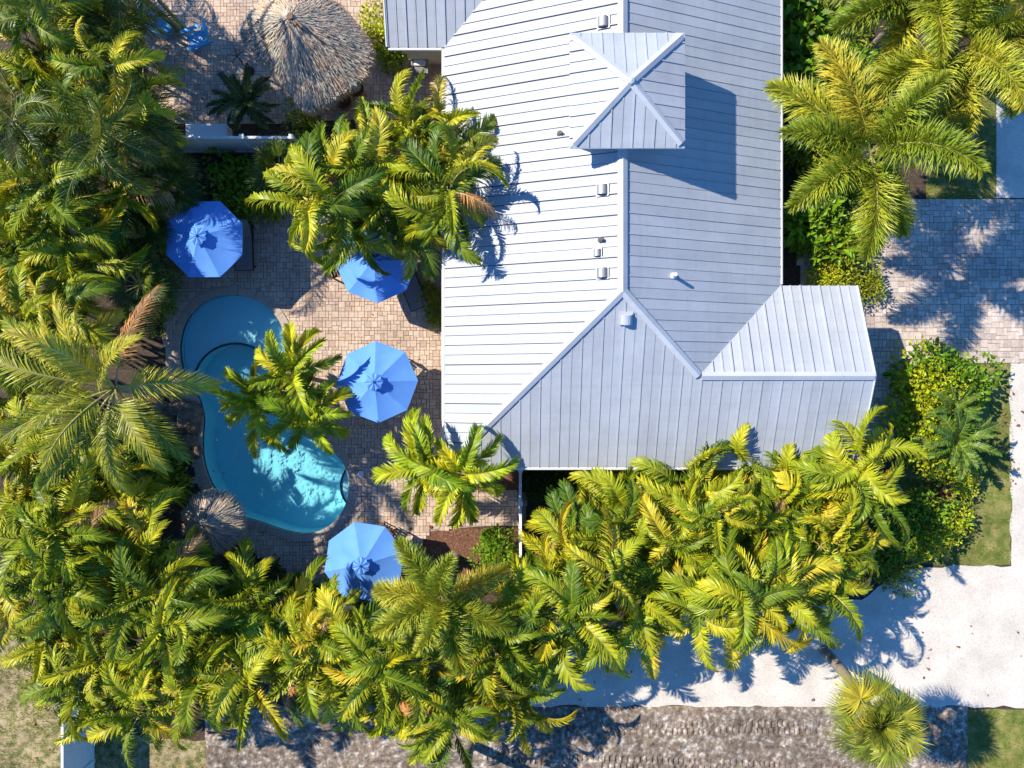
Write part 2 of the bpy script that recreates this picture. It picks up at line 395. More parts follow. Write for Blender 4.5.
# pool shell: walls, deep floor, shallow ledge and steps
ledge_c = Vector(G([(231, 346)])[0]); ledge_r = 2.2
EDGE = G([(176, 362), (204, 345), (231, 343), (257, 347), (274, 356), (290, 374)])
def ledge_side(x, y):   # inside the tanning ledge: above the dark arc (arc bulges up)
    cx, cy = G([(232, 386)])[0]
    rr = 43 / PPM
    return (x - cx) ** 2 + (y - cy) ** 2 > rr * rr and y > G([(0, 372)])[0][1]
pool_root = thing('swimming_pool', 'curved blue swimming pool with round shallow ledge in the paver patio', 'pool')
mb = MB(); mb.sheet(pool, -1.35)
mb.build('pool_floor', M['plaster'], pool_root)
mb = MB()
n = len(pool)
vs = [(x, y, -1.36) for x, y in pool] + [(x, y, 0.03) for x, y in pool]
mb.add(vs, [((i + 1) % n, i, n + i, n + (i + 1) % n) for i in range(n)])
mb.build('pool_wall', M['plaster'], pool_root)
mb = MB()
pin = offset_poly(pool, -0.012)
vs = [(x, y, -0.2) for x, y in pin] + [(x, y, 0.03) for x, y in pin]
mb.add(vs, [((i + 1) % n, i, n + i, n + (i + 1) % n) for i in range(n)])
mb.build('waterline_tile', M['tile'], pool_root)
# shallow ledge: the pool outline cut by the arc
cx, cy = G([(232, 386)])[0]; rr = 43 / PPM
ledge = []
inner = offset_poly(pool, -0.015)
start = None
outer_pts = [p for p in inner if p[1] > G([(0, 374)])[0][1]]
outer_pts.sort(key=lambda p: math.atan2(p[1] - ledge_c.y, p[0] - ledge_c.x) if math.atan2(p[1] - ledge_c.y, p[0] - ledge_c.x) > -PI / 2 else math.atan2(p[1] - ledge_c.y, p[0] - ledge_c.x) + 2 * PI)
arc = [(cx + rr * math.cos(a), cy + rr * math.sin(a)) for a in [R(165 - i * (150 / 24)) for i in range(25)]]
ledge = outer_pts + arc
mb = MB(); mb.prism(ledge, -1.34, -0.42)
mb.build('shallow_ledge', M['plaster'], pool_root)
mb = MB()
mb.tube([(x, y, -0.40) for x, y in arc], 0.045, 6)
mb.build('ledge_tile_edge', M['tile'], pool_root)
for c, a0, a1, r_ in (((366, 487), 128, 232, 27), ((231, 543), 30, 112, 26)):
    c = G([c])[0]; r_ /= PPM
    arc2 = [(c[0] + r_ * math.cos(R(a0 + (a1 - a0) * i / 16)), c[1] + r_ * math.sin(R(a0 + (a1 - a0) * i / 16))) for i in range(17)]
    mb = MB(); mb.tube([(x, y, -0.30) for x, y in arc2], 0.04, 6)
    mb.build('step_tile_edge', M['tile'], pool_root)
    mb = MB(); step = [p for p in arc2]
    step += [(p[0] + (c[0] - p[0]) * 0.55, p[1] + (c[1] - p[1]) * 0.55) for p in arc2[::-1]]
    mb.prism(step, -1.34, -0.33); mb.build('pool_step', M['plaster'], pool_root)
mb = MB(); mb.prism(pool_out, -1.45, -0.10, bottom=True)
wob = mb.build('pool_water', M['water']); tag(wob, 'clear blue pool water', kind='structure')
# coping stones: each one a piece
mbc = MB()
m_ = len(pool); tot = 0
step = 2
cop = offset_poly(pool, -0.03)
rngc = random.Random(4)
for i in range(0, m_ - m_ % step, step):
    j = [(i + k) % m_ for k in range(step + 1)]
    a = [Vector(cop[k]) for k in j]; b = [Vector(coping_out[k]) for k in j]
    s0 = 0.012
    a[0] = a[0].lerp(a[1], s0 * 4); b[0] = b[0].lerp(b[1], s0 * 4)
    poly = [tuple(v) for v in b] + [tuple(v) for v in a[::-1]]
    mbp = MB(); mbp.prism(poly, 0.0, 0.085 + rngc.uniform(-0.003, 0.003)); mbp.build('coping_stone', M['coping'], pool_root)

def pavers(name, poly, parent, holes, mats, z0, z1, seed, unit=0.125, gap=0.003):
    rng = random.Random(seed)
    xs = [p[0] for p in poly]; ys = [p[1] for p in poly]
    mb = MB(); g = gap; T = 3 * unit; ty = 0
    y = min(ys) - T
    while y < max(ys):
        x = min(xs) - T - (ty % 3) * unit
        while x < max(xs):
            pcs = rng.choice(([(0, 0, 2, 2), (2, 0, 1, 2), (0, 2, 1, 1), (1, 2, 2, 1)], [(0, 0, 1, 2), (1, 0, 2, 1), (1, 1, 2, 2), (0, 2, 1, 1)], [(0, 0, 2, 1), (2, 0, 1, 1), (0, 1, 1, 2), (1, 1, 2, 2)], [(0, 0, 1, 1), (1, 0, 2, 1), (0, 1, 2, 2), (2, 1, 1, 2)], [(0, 0, 2, 1.5), (2, 0, 1, 1.5), (0, 1.5, 1.5, 1.5), (1.5, 1.5, 1.5, 1.5)]))
            for (a, b, c, d) in pcs:
                x0, x1, y0, y1 = x + a * unit + g, x + (a + c) * unit - g, y + b * unit + g, y + (b + d) * unit - g
                cx_, cy_ = (x0 + x1) / 2, (y0 + y1) / 2
                if inpoly(cx_, cy_, poly) and not any(inpoly(cx_, cy_, q) for q in holes):
                    zt = z1 + rng.uniform(-0.003, 0.003); e = 0.005
                    mb.add([(x0, y0, z0), (x1, y0, z0), (x1, y1, z0), (x0, y1, z0), (x0 + e, y0 + e, zt), (x1 - e, y0 + e, zt), (x1 - e, y1 - e, zt), (x0 + e, y1 - e, zt)],
                           [(4, 5, 6, 7), (0, 1, 5, 4), (1, 2, 6, 5), (2, 3, 7, 6), (3, 0, 4, 7)])
            x += T
        y += T; ty += 1
    o = mb.build(name, mats, parent); o['kind'] = 'stuff'
    return o

patio = G([(160, 205), (462, 205), (462, 492), (526, 492), (526, 524), (470, 527), (432, 531), (402, 575), (335, 594), (268, 562), (236, 540), (214, 515), (196, 482), (190, 440), (185, 405), (166, 370)])
mb = MB(); mb.sheet(patio, 0.012, 0, [offset_poly(pool, 0.06)])
po = struct('patio', mb, M['grout'], 'tan paver patio around the pool')
pavers('paver_field', patio, po, [offset_poly(pool, 0.18)], M['paver'], 0.012, 0.055, 1)
court = G([(120, -60), (480, -60), (480, 112), (395, 118), (300, 122), (165, 124)])
mb = MB(); mb.sheet(court, 0.012)
po = struct('courtyard', mb, M['grout'], 'tan paver courtyard around the thatched hut')
pavers('paver_field', court, po, [], M['paver'], 0.012, 0.055, 2)
drive = G([(800, 205), (880, 202), (1100, 199), (1100, 362), (960, 363), (925, 366), (908, 380), (905, 430), (880, 445), (800, 440)])
mb = MB(); mb.sheet(drive, 0.012)
po = struct('driveway', mb, M['grout'], 'pale paver driveway beside the house')
pavers('paver_field', drive, po, [], M['paver_drive'], 0.012, 0.055, 3, unit=0.15)

# dirt road with tyre tracks, a height field
def hash2(i, j):
    v = math.sin(i * 127.1 + j * 311.7) * 43758.5453
    return v - math.floor(v)
def vnoise(x, y):
    xi, yi = math.floor(x), math.floor(y); fx, fy = x - xi, y - yi
    fx = fx * fx * (3 - 2 * fx); fy = fy * fy * (3 - 2 * fy)
    return (hash2(xi, yi) * (1 - fx) + hash2(xi + 1, yi) * fx) * (1 - fy) + (hash2(xi, yi + 1) * (1 - fx) + hash2(xi + 1, yi + 1) * fx) * fy
x0, y1 = G([(205, 706)])[0]; x1, y0 = G([(968, 800)])[0]
NX, NY = 620, 76
vs = []; fs = []
tracks = (G([(0, 724)])[0][1], G([(0, 731)])[0][1], G([(0, 752)])[0][1], G([(0, 759)])[0][1])
for j in range(NY + 1):
    for i in range(NX + 1):
        x = x0 + (x1 - x0) * i / NX; y = y0 + (y1 - y0) * j / NY
        h = 0.018 + 0.035 * (vnoise(x * 1.1, y * 1.6) - 0.4) + 0.05 * (vnoise(x * 4, y * 5) - 0.5) + 0.02 * (vnoise(x * 11, y * 11) - 0.5)
        for q, ty in enumerate(tracks):
            d = abs(y + 0.05 * math.sin(x * 0.5) + (0.05 * x if q > 1 else 0) - ty)
            on = vnoise(x * 0.35 + q * 3, 2.5) > 0.3 and x > -1
            if d < 0.12 and on:
                h += -0.012 + 0.032 * vnoise(x * 1.3 + 7 * q, y * 2 + 3) * (1 if (x * 4.6 + 0.25 * math.sin(x * 1.7 + q) + (0.5 if q % 2 else 0)) % 1 < 0.5 else -1)
        e = min(x - x0, x1 - x, y - y0, y1 - y)
        h = max(0.008, 0.045 + h)
        if e < 0.12: h = 0.006 + (h - 0.006) * e / 0.12
        vs.append((x, y, h))
for j in range(NY):
    for i in range(NX):
        a = j * (NX + 1) + i
        fs.append((a, a + 1, a + NX + 2, a + NX + 1))
mb = MB(); mb.add(vs, fs)
def road_mat():
    m = noise_mat('dirt_road', [(0.3, (0.075, 0.05, 0.034)), (0.42, (0.16, 0.12, 0.09)), (0.53, (0.25, 0.20, 0.158)), (0.60, (0.40, 0.35, 0.30)), (0.68, (0.62, 0.58, 0.54))], 5.0, bump=0.6, bscale=25, second=(0.5, 0.7, 1.15), rough=0.9)
    return m
M['road'] = road_mat()
struct('dirt_road', mb, M['road'], 'rutted grey dirt road with tyre tracks')

gravel = G([(520, 620), (600, 600), (860, 600), (905, 570), (940, 566), (1011, 566), (1010, 362), (1100, 362), (1100, 706), (900, 707), (700, 706), (520, 706)])
def rag(poly, amp, seed, n=8):
    rng = random.Random(seed); out = []
    for i in range(len(poly)):
        a = Vector(poly[i]); b = Vector(poly[(i + 1) % len(poly)])
        k = max(1, int((b - a).length / 0.35))
        for j in range(k):
            p = a.lerp(b, j / k); out.append((p.x + rng.uniform(-amp, amp), p.y + rng.uniform(-amp, amp)))
    return out
mb = MB(); mb.sheet(rag(gravel, 0.07, 1), 0.022)
struct('gravel_yard', mb, M['shell'], 'white crushed shell yard')
mb = MB(); mb.sheet(G([(996, 60), (1100, 60), (1100, 198), (996, 198)]), 0.022)
struct('gravel_strip', mb, M['shell'], 'white crushed shell strip beside the upper lawn')
lawns = [('lawn', rag(G([(938, 363), (1011, 363), (1012, 450), (1010, 565), (945, 566), (900, 560), (900, 450)]), 0.03, 2), 'lawn', 'green lawn strip beside the shell yard'),
         ('lawn', rag(G([(930, 60), (996, 60), (996, 199), (925, 200)]), 0.03, 3), 'lawn', 'small lawn above the driveway'),
         ('lawn', rag(G([(966, 709), (1100, 709), (1100, 860), (966, 860)]), 0.03, 4), 'lawn', 'lawn corner beyond the dirt road'),
         ('dry_lawn', rag(G([(-120, 560), (40, 600), (75, 690), (140, 738), (225, 742), (225, 880), (-120, 880)]), 0.05, 5), 'dry_lawn', 'dry patchy grass outside the white fence')]
def blades(name, poly, parent, dens, h, matn, seed):
    rng = random.Random(seed); xs = [p[0] for p in poly]; ys = [p[1] for p in poly]
    xs = [max(-21, min(21, v)) for v in xs]; ys = [max(-16, min(16, v)) for v in ys]
    A = (max(xs) - min(xs)) * (max(ys) - min(ys)); mb = MB()
    for _ in range(int(A * dens)):
        x = rng.uniform(min(xs), max(xs)); y = rng.uniform(min(ys), max(ys))
        if not inpoly(x, y, poly) or vnoise(x * 1.7, y * 1.7) < rng.random() * 0.55: continue
        a = rng.uniform(0, 2 * PI); w = rng.uniform(0.006, 0.014); L = h * rng.uniform(0.5, 1.3); l = rng.uniform(0.2, 0.9)
        c, s = math.cos(a), math.sin(a)
        mb.add([(x - s * w, y + c * w, 0.015), (x + s * w, y - c * w, 0.015), (x + c * L * l, y + s * L * l, 0.015 + L)], [(0, 1, 2)])
    o = mb.build(name, M[matn], parent); o['kind'] = 'stuff'
for i, (nm, poly, mt, lb) in enumerate(lawns):
    mb = MB(); mb.sheet(poly, 0.016)
    lo = struct(nm, mb, M[mt], lb)
    blades('grass', poly, lo, 420 if mt == 'lawn' else 260, 0.07 if mt == 'lawn' else 0.09, 'grass_blade', 20 + i)
for i, (poly, lb) in enumerate([(G([(415, 536), (440, 529), (520, 528), (522, 585), (430, 600), (400, 580)]), 'reddish bark mulch bed below the patio'),
                                (G([(225, 548), (268, 567), (335, 598), (340, 625), (240, 600), (200, 560)]), 'dark mulch bed along the lower patio edge'),
                                (G([(465, 462), (520, 462), (520, 491), (465, 491)]), 'mulch under the corner of the eave')]):
    mb = MB(); mb.sheet(rag(poly, 0.05, 30 + i), 0.02)
    struct('mulch_bed', mb, M['mulch'], lb)
def leaf_cover(name, poly, label, dens, matn, seed, size=(0.08, 0.16), hh=(0.05, 0.3)):
    rng = random.Random(seed); xs = [p[0] for p in poly]; ys = [p[1] for p in poly]; mb = MB()
    for _ in range(int((max(xs) - min(xs)) * (max(ys) - min(ys)) * dens)):
        x = rng.uniform(min(xs), max(xs)); y = rng.uniform(min(ys), max(ys))
        if not inpoly(x, y, poly): continue
        leaf(mb, Vector((x, y, rng.uniform(*hh))), Vector((rng.uniform(-1, 1), rng.uniform(-1, 1), rng.uniform(-0.1, 0.9))).normalized(), rng.uniform(*size), 0.45, rng)
    o = mb.build(name, M[matn]); tag(o, label, kind='stuff'); o['category'] = 'ground cover'
def leaf(mb, p, d, L, wr, rng, fold=0.15):
    s = d.cross(Vector((rng.uniform(-0.5, 0.5), rng.uniform(-0.5, 0.5), 1)))
    if s.length < 1e-3: s = Vector((1, 0, 0))
    s.normalize(); n = s.cross(d)
    m1 = p + d * L * 0.5
    tip = p + d * L - Vector((0, 0, L * 0.2))
    mb.add([p, m1 + s * L * wr * 0.5 + n * L * fold, tip, m1 - s * L * wr * 0.5 + n * L * fold, m1], [(0, 4, 1), (4, 2, 1), (0, 3, 4), (4, 3, 2)])
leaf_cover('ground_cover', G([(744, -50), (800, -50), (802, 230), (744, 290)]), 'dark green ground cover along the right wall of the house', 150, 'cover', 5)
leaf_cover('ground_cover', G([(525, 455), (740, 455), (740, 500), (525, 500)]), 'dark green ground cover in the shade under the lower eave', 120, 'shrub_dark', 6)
rng = random.Random(77); mb = MB()
for px, py, k, sp in ((965, 655, 5, 25), (1010, 470, 12, 10), (1011, 420, 10, 6), (400, 560, 6, 30), (60, 720, 12, 30), (900, 690, 14, 50), (600, 690, 14, 50), (430, 545, 26, 30), (380, 320, 10, 50), (240, 570, 30, 25), (950, 640, 8, 60)):
    for _ in range(k):
        q = G([(px + rng.gauss(0, sp), py + rng.gauss(0, sp))])[0]
        if inpoly(q[0], q[1], pool): continue
        leaf(mb, Vector((q[0], q[1], 0.075)), Vector((rng.uniform(-1, 1), rng.uniform(-1, 1), 0.1)).normalized(), rng.uniform(0.08, 0.2), 0.5, rng)
for _ in range(16):
    q = G([(rng.uniform(190, 340), rng.uniform(300, 525))])[0]
    if inpoly(q[0], q[1], offset_poly(pool, -0.25)):
        leaf(mb, Vector((q[0], q[1], -0.092)), Vector((rng.uniform(-1, 1), rng.uniform(-1, 1), 0.02)).normalized(), rng.uniform(0.07, 0.15), 0.5, rng, fold=0.02)
tag(mb.build('leaf_litter', M['litter']), 'brown fallen leaves scattered on patio and shell yard', 'leaves', kind='stuff')

# ------------------------------------------------------------------ the house
ZE = 2.9; SL = 0.4465
XW, XE, XR = -2.336, 9.34, 3.5
YS, YN = -2.89, 20.0
ZR = ZE + SL * (XE - XR - 0.0)
YR = YS + (XE - XR)                       # where the ridge meets the hips
ZG = ZE + SL * 3.155; YG = YS + 3.155     # wing ridge
XG = XE - 3.155; XWE = 12.0
YGN = YG + 3.155
YV = 11.75; XNW = -4.32; WH = 4.2         # upper left wing
house = thing('house', 'large house with pale standing seam metal roof and square cupola', 'house')
roof_deck = None
rp_rng = random.Random(12)

def clip_poly(poly, axis, lim, keep_greater):
    out = []
    for i in range(len(poly)):
        a, b = poly[i - 1], poly[i]
        ia = (a[axis] >= lim) == keep_greater; ib = (b[axis] >= lim) == keep_greater
        if ia != ib:
            t = (lim - a[axis]) / (b[axis] - a[axis]); out.append((a[0] + (b[0] - a[0]) * t, a[1] + (b[1] - a[1]) * t))
        if ib: out.append(b)
    return out

def roof_face(parent, pts, up_xy, spacing=0.335, phase=0.0, name='roof_panel', dirt=0.012, rh=1.0, after=False, screws=False):  # dirt: width of the strip of joint dirt and painted rib shade
    pts = [Vector(p) for p in pts]
    nrm = (pts[1] - pts[0]).cross(pts[2] - pts[0]).normalized()
    if nrm.z < 0: nrm = -nrm
    up = Vector((up_xy[0], up_xy[1], 0)); up = (up - nrm * up.dot(nrm)).normalized()
    eu = up.cross(nrm).normalized(); o = pts[0]
    p2 = [((p - o).dot(eu), (p - o).dot(up)) for p in pts]
    u0 = min(p[0] for p in p2); u1 = max(p[0] for p in p2)
    k = 0; u = u0 - phase
    while u < u1:
        rw = 0.042; hi = (0.05 if k % 2 == 0 else 0.028) * rh
        mb = MB()
        def slab(a, b, h, mi=0):
            q = clip_poly(clip_poly(p2, 0, a, True), 0, b, False)
            if len(q) < 3 or abs(area2(q)) < 1e-4: return
            if area2(q) < 0: q = q[::-1]
            n = len(q)
            base = [o + eu * x + up * y for x, y in q]; top = [p + nrm * h for p in base]
            fs = [list(range(n, 2 * n))] + [[i, (i + 1) % n, n + (i + 1) % n, n + i] for i in range(n)]
            mb.add(base + top, fs, mi)
        z = 0.02 + rp_rng.uniform(-0.0015, 0.0015)
        slab(u, u + rw, z + hi)
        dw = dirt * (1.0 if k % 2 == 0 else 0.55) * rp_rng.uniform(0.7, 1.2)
        if after:  # strip on the ribs' shadow side, thickens their shade line
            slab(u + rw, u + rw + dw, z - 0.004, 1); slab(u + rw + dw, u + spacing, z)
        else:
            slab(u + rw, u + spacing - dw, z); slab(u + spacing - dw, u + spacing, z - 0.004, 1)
        if mb.f and screws:
            v_ = 0.1 + 0.2 * (k % 2)
            v1 = max(p[1] for p in p2)
            while v_ < v1:
                c2 = (u + rw / 2, v_)
                if inpoly(c2[0], c2[1], p2):
                    c = o + eu * c2[0] + up * c2[1] + nrm * (z + hi + 0.002)
                    q_ = [c + eu * a * 0.016 + up * b * 0.022 for a, b in ((-1, -1), (1, -1), (1, 1), (-1, 1))]
                    mb.add(q_ + [p + nrm * 0.012 for p in q_], [(4, 5, 6, 7), (0, 1, 5, 4), (1, 2, 6, 5), (2, 3, 7, 6), (3, 0, 4, 7)], 1)
                v_ += 0.62
        if mb.f:
            mb.build(name, [M['roof'], M['seam_dirt_shade']], parent)
        u += spacing; k += 1

def deck(name, faces, thick, mats, parent):
    mb = MB()
    edges = {}
    for f in faces:
        f = [Vector(p) for p in f]
        nr = (f[1] - f[0]).cross(f[2] - f[0])
        if nr.z < 0: f = f[::-1]
        mb.add(f, [list(range(len(f)))])
        mb.add([p - Vector((0, 0, thick)) for p in f], [list(range(len(f)))[::-1]])
        for i in range(len(f)):
            a, b = f[i - 1], f[i]
            ka = tuple(round(c, 3) for c in a); kb = tuple(round(c, 3) for c in b)
            edges[(ka, kb)] = (a, b)
    for (ka, kb), (a, b) in edges.items():
        if (kb, ka) not in edges:
            d = Vector((0, 0, thick)); mb.add([a, b, b - d, a - d], [(3, 2, 1, 0)])
    return mb.build(name, mats, parent)

def cap(parent, a, b, d1, d2, w=0.15, lift=0.075, name='ridge_cap'):
    a = Vector(a); b = Vector(b); e = (b - a).normalized()
    d1 = Vector(d1).normalized(); d2 = Vector(d2).normalized()
    up = Vector((0, 0, 1)); mb = MB()
    vs = []
    for p in (a, b):
        for d, hgt in ((d1, lift), (None, lift + 0.035), (d2, lift)):
            q = p + (d * w if d else Vector((0, 0, 0))) + up * hgt
            vs.append(q)
        for d in (d1, None, d2):
            vs.append(p + (d * w if d else Vector((0, 0, 0))) + up * 0.0)
    fs = [(0, 1, 7, 6), (1, 2, 8, 7), (3, 9, 10, 4), (4, 10, 11, 5), (0, 6, 9, 3), (2, 5, 11, 8), (0, 3, 4, 1), (1, 4, 5, 2), (6, 7, 10, 9), (7, 8, 11, 10)]
    mb.add(vs, fs)
    return mb.build(name, M['cap'], parent)

RZ = (XR, YR, ZR)
XVi = -2.336 + WH; ZW = ZE + SL * WH; YW = YV + WH      # upper left wing ridge meets main slope at XVi
west = [(XW, YS, ZE), RZ, (XR, YN, ZR), (XVi, YN, ZW), (XVi, YW, ZW), (XW, YV, ZE)]
west = [(XW, YS, ZE), RZ, (XR, YN, ZR), (XW + WH, YN, ZW), (XW + WH, YW, ZW), (XW, YV, ZE)]
south = [(XW, YS, ZE), (XWE, YS, ZE), (XWE, YG, ZG), (XG, YG, ZG), RZ]
east = [RZ, (XG, YG, ZG), (XE, YGN, ZE), (XE, YN, ZE), (XR, YN, ZR)]
wingn = [(XG, YG, ZG), (XWE, YG, ZG), (XWE, YGN, ZE), (XE, YGN, ZE)]
nww = [(XNW, YV, ZE), (XW, YV, ZE), (XW + WH, YW, ZW), (XNW, YW, ZW)]
nwn = [(XNW, YW, ZW), (XW + WH, YW, ZW), (XW + WH, YN, ZW - SL * (YN - YW)), (XNW, YN, ZW - SL * (YN - YW))]
roof = deck('roof', [west, south, east, wingn, nww], 0.16, M['fascia'], house)
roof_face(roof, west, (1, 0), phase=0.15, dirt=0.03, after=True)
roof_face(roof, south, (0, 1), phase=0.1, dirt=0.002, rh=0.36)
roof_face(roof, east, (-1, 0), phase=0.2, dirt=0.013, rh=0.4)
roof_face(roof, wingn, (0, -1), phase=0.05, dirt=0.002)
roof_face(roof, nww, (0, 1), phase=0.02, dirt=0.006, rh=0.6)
s_w = Vector((-1, 0, -SL)); s_e = Vector((1, 0, -SL)); s_s = Vector((0, -1, -SL)); s_n = Vector((0, 1, -SL))
cap(roof, (XR, YR - 0.05, ZR), (XR, YN, ZR), s_w, s_e, w=0.17)
def hipd(e, face_n, sgn): return None
def perp_in_face(a, b, down):
    e = (Vector(b) - Vector(a)).normalized(); d = Vector(down); d = d - e * d.dot(e); return d.normalized()
cap(roof, (XW + 0.02, YS + 0.02, ZE), RZ, perp_in_face((XW, YS, ZE), RZ, s_w), perp_in_face((XW, YS, ZE), RZ, s_s), name='hip_cap')
cap(roof, RZ, (XG, YG, ZG), perp_in_face(RZ, (XG, YG, ZG), s_s), perp_in_face(RZ, (XG, YG, ZG), s_e), name='hip_cap')
cap(roof, (XG + 0.1, YG, ZG), (XWE, YG, ZG), s_s, s_n)
# gutters and rake trim
for a, b in (((XW - 0.06, YS, ZE - 0.05), (XW - 0.06, YV - 0.06, ZE - 0.05)), ((XW, YS - 0.06, ZE - 0.05), (XWE, YS - 0.06, ZE - 0.05)),
             ((XE + 0.06, YGN + 0.06, ZE - 0.05), (XE + 0.06, YN, ZE - 0.05)), ((XNW, YV - 0.06, ZE - 0.05), (XW - 0.12, YV - 0.06, ZE - 0.05))):
    mb = MB(); mb.tube([a, b], 0.06, 8); mb.build('gutter', M['fascia'], roof)
for a, b in (((XWE + 0.03, YS, ZE + 0.02), (XWE + 0.03, YG, ZG + 0.02)), ((XWE + 0.03, YG, ZG + 0.02), (XWE + 0.03, YGN, ZE + 0.02)), ((XNW - 0.03, YV, ZE + 0.02), (XNW - 0.03, YW, ZW + 0.02))):
    mb = MB(); mb.tube([a, b], 0.05, 4); mb.build('rake_trim', M['cap'], roof)
# walls
def wallbox(x0, x1, y0, y1, z1=ZE + 0.08):
    mb = MB(); mb.box(((x0 + x1) / 2, (y0 + y1) / 2, z1 / 2), (x1 - x0, y1 - y0, z1)); return mb.build('wall', M['stucco'], house)
ov = 0.45
wallbox(XW + ov, XE - ov, YS + ov, YN - 0.3)
wallbox(XE - ov, XWE - 0.3, YS + ov + 0.002, YGN - ov)
wallbox(XNW + 0.4, XW + ov, YV + 0.52, YN - 0.31)
gx = XWE - 0.32
mb = MB(); mb.add([(gx, YS + ov, ZE), (gx, YGN - ov, ZE), (gx, YG, ZG - 0.2), (gx - 0.2, YS + ov, ZE), (gx - 0.2, YGN - ov, ZE), (gx - 0.2, YG, ZG - 0.2)], [(0, 1, 2), (5, 4, 3), (0, 2, 5, 3), (1, 4, 5, 2)])
mb.build('gable_wall', M['stucco'], house)
def window(c, w, h, ax):
    # ax: outward wall normal
    mb = MB(); t = 0.07; d = 0.1
    def b(cx, cz, ww, hh, mi=0, dep=d, out=0.0):
        if abs(ax[0]): return ((c[0] + ax[0] * out, c[1] + cx, c[2] + cz), (dep, ww, hh))
        return ((c[0] + cx, c[1] + ax[1] * out, c[2] + cz), (ww, dep, hh))
    for q in ((0, h / 2, w + t, t), (0, -h / 2, w + t, t)): mb.box(*b(*q))
    for q in ((-w / 2, 0, t, h - t), (w / 2, 0, t, h - t), (0, 0, t * 0.8, h - t)): mb.box(*b(*q))
    f = mb.build('window', M['fascia'], house)
    mb = MB(); mb.box(*b(0, 0, w - t, h - t, dep=0.04)); mb.build('pane', M['glass'], f)
for y in (-0.5, 2.2, 5.2, 8.6): window((XW + ov - 0.01, y, 1.3), 1.8, 1.9, (-1, 0))
for x in (0.5, 4, 7.5): window((x, YS + ov - 0.01, 1.5), 1.5, 1.2, (0, -1))
for y in (5.5, 9.5): window((XE - ov + 0.01, y, 1.5), 1.5, 1.2, (1, 0))
# cupola
cxu, cyu, hw, zc, za = 3.575, 9.10, 1.78, 6.0, 6.75
cupola = None
mb = MB(); ww = hw - 0.32; mb.box((cxu, cyu, (4.7 + 5.96) / 2), (2 * ww, 2 * ww, 5.96 - 4.7))
cupola = mb.build('cupola', M['fascia'], house)
C = [(cxu - hw, cyu - hw, zc), (cxu + hw, cyu - hw, zc), (cxu + hw, cyu + hw, zc), (cxu - hw, cyu + hw, zc)]; AP = (cxu, cyu, za)
fcs = [[C[0], C[1], AP], [C[1], C[2], AP], [C[2], C[3], AP], [C[3], C[0], AP]]
deck('cupola_roof', fcs, 0.1, M['fascia'], cupola)
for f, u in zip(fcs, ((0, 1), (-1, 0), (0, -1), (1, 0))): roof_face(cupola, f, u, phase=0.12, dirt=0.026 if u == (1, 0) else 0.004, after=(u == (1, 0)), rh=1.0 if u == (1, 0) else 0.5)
sl2 = (za - zc) / hw
dn = [Vector((0, -1, -sl2)), Vector((1, 0, -sl2)), Vector((0, 1, -sl2)), Vector((-1, 0, -sl2))]
for i in range(4):
    cap(cupola, Vector(C[i]).lerp(Vector(AP), 0.06), AP, perp_in_face(C[i], AP, dn[i - 1]), perp_in_face(C[i], AP, dn[i]), w=0.13, lift=0.07, name='hip_cap')
mb = MB(); mb.lathe([(0.0, 0.16), (0.1, 0.12), (0.14, 0.04)], 8, 0, AP); mb.build('roof_peak_cap', M['cap'], cupola)
for sx, sy in ((0, -1), (0, 1), (-1, 0), (1, 0)):
    for o in (-0.6, 0.6):
        c = (cxu + sx * (ww + 0.01) + (o if sx == 0 else 0), cyu + sy * (ww + 0.01) + (o if sy == 0 else 0), 5.72)
        mb = MB(); mb.box(c, (0.8 if sx == 0 else 0.04, 0.8 if sy == 0 else 0.04, 0.32)); mb.build('window_pane', M['glass'], cupola)
# roof vents and pipes
def roof_z(x, y):
    return min(ZE + SL * (x - XW), ZE + SL * (XE - x), ZE + SL * (y - YS) if y < YR else 99)
def on_roof(px, py):
    z = 4.5
    for _ in range(12): p = P(px, py, z); z = roof_z(p.x, p.y)
    return P(px, py, z)
def slope_rot(p):
    if p.y < YR and ZE + SL * (p.y - YS) < min(ZE + SL * (p.x - XW), ZE + SL * (XE - p.x)): return Matrix.Rotation(math.atan(SL), 3, 'X')
    return Matrix.Rotation(-math.atan(SL) if p.x < XR else math.atan(SL), 3, 'Y')
def hood(px, py, s, m='vent'):
    p = on_roof(px, py); Mr = slope_rot(p); mb = MB()
    mb.box(p + Mr @ Vector((0, 0, 0.05)), (s * 1.25, s * 1.25, 0.07), M=Mr)
    n = 7; w = s * 0.95; L = s * 1.05
    ang = [PI * i / n for i in range(n + 1)]
    vs = [p + Mr @ Vector((-L / 2 * math.cos(a), sd * w / 2, 0.08 + 0.18 * s / 0.4 * math.sin(a) ** 0.7)) for sd in (-1, 1) for a in ang]
    fs = [(i, i + 1, n + 2 + i, n + 1 + i)[::-1] for i in range(n)] + [list(range(n + 1)), list(range(n + 1, 2 * n + 2))[::-1]]
    mb.add(vs, fs)
    mb.build('roof_vent', M[m], house)
for px, py, s in ((604, 23, 0.33), (603, 190, 0.33), (598, 253, 0.24), (603, 273, 0.33), (626, 318, 0.34)): hood(px, py, s, 'vent' if px != 626 else 'cap')
def pipe(px, py, h, r_, m):
    p = on_roof(px, py); mb = MB()
    mb.lathe([(0.11, -0.02), (0.11, 0.04), (r_ + 0.02, 0.1), (r_, 0.1), (r_, h), (0, h)], 10, 0, p)
    mb.build('vent_pipe', M[m], house)
pipe(601, 240, 0.2, 0.06, 'boot'); pipe(673, 276, 0.42, 0.06, 'white_pipe'); pipe(560, 134, 0.2, 0.06, 'boot')

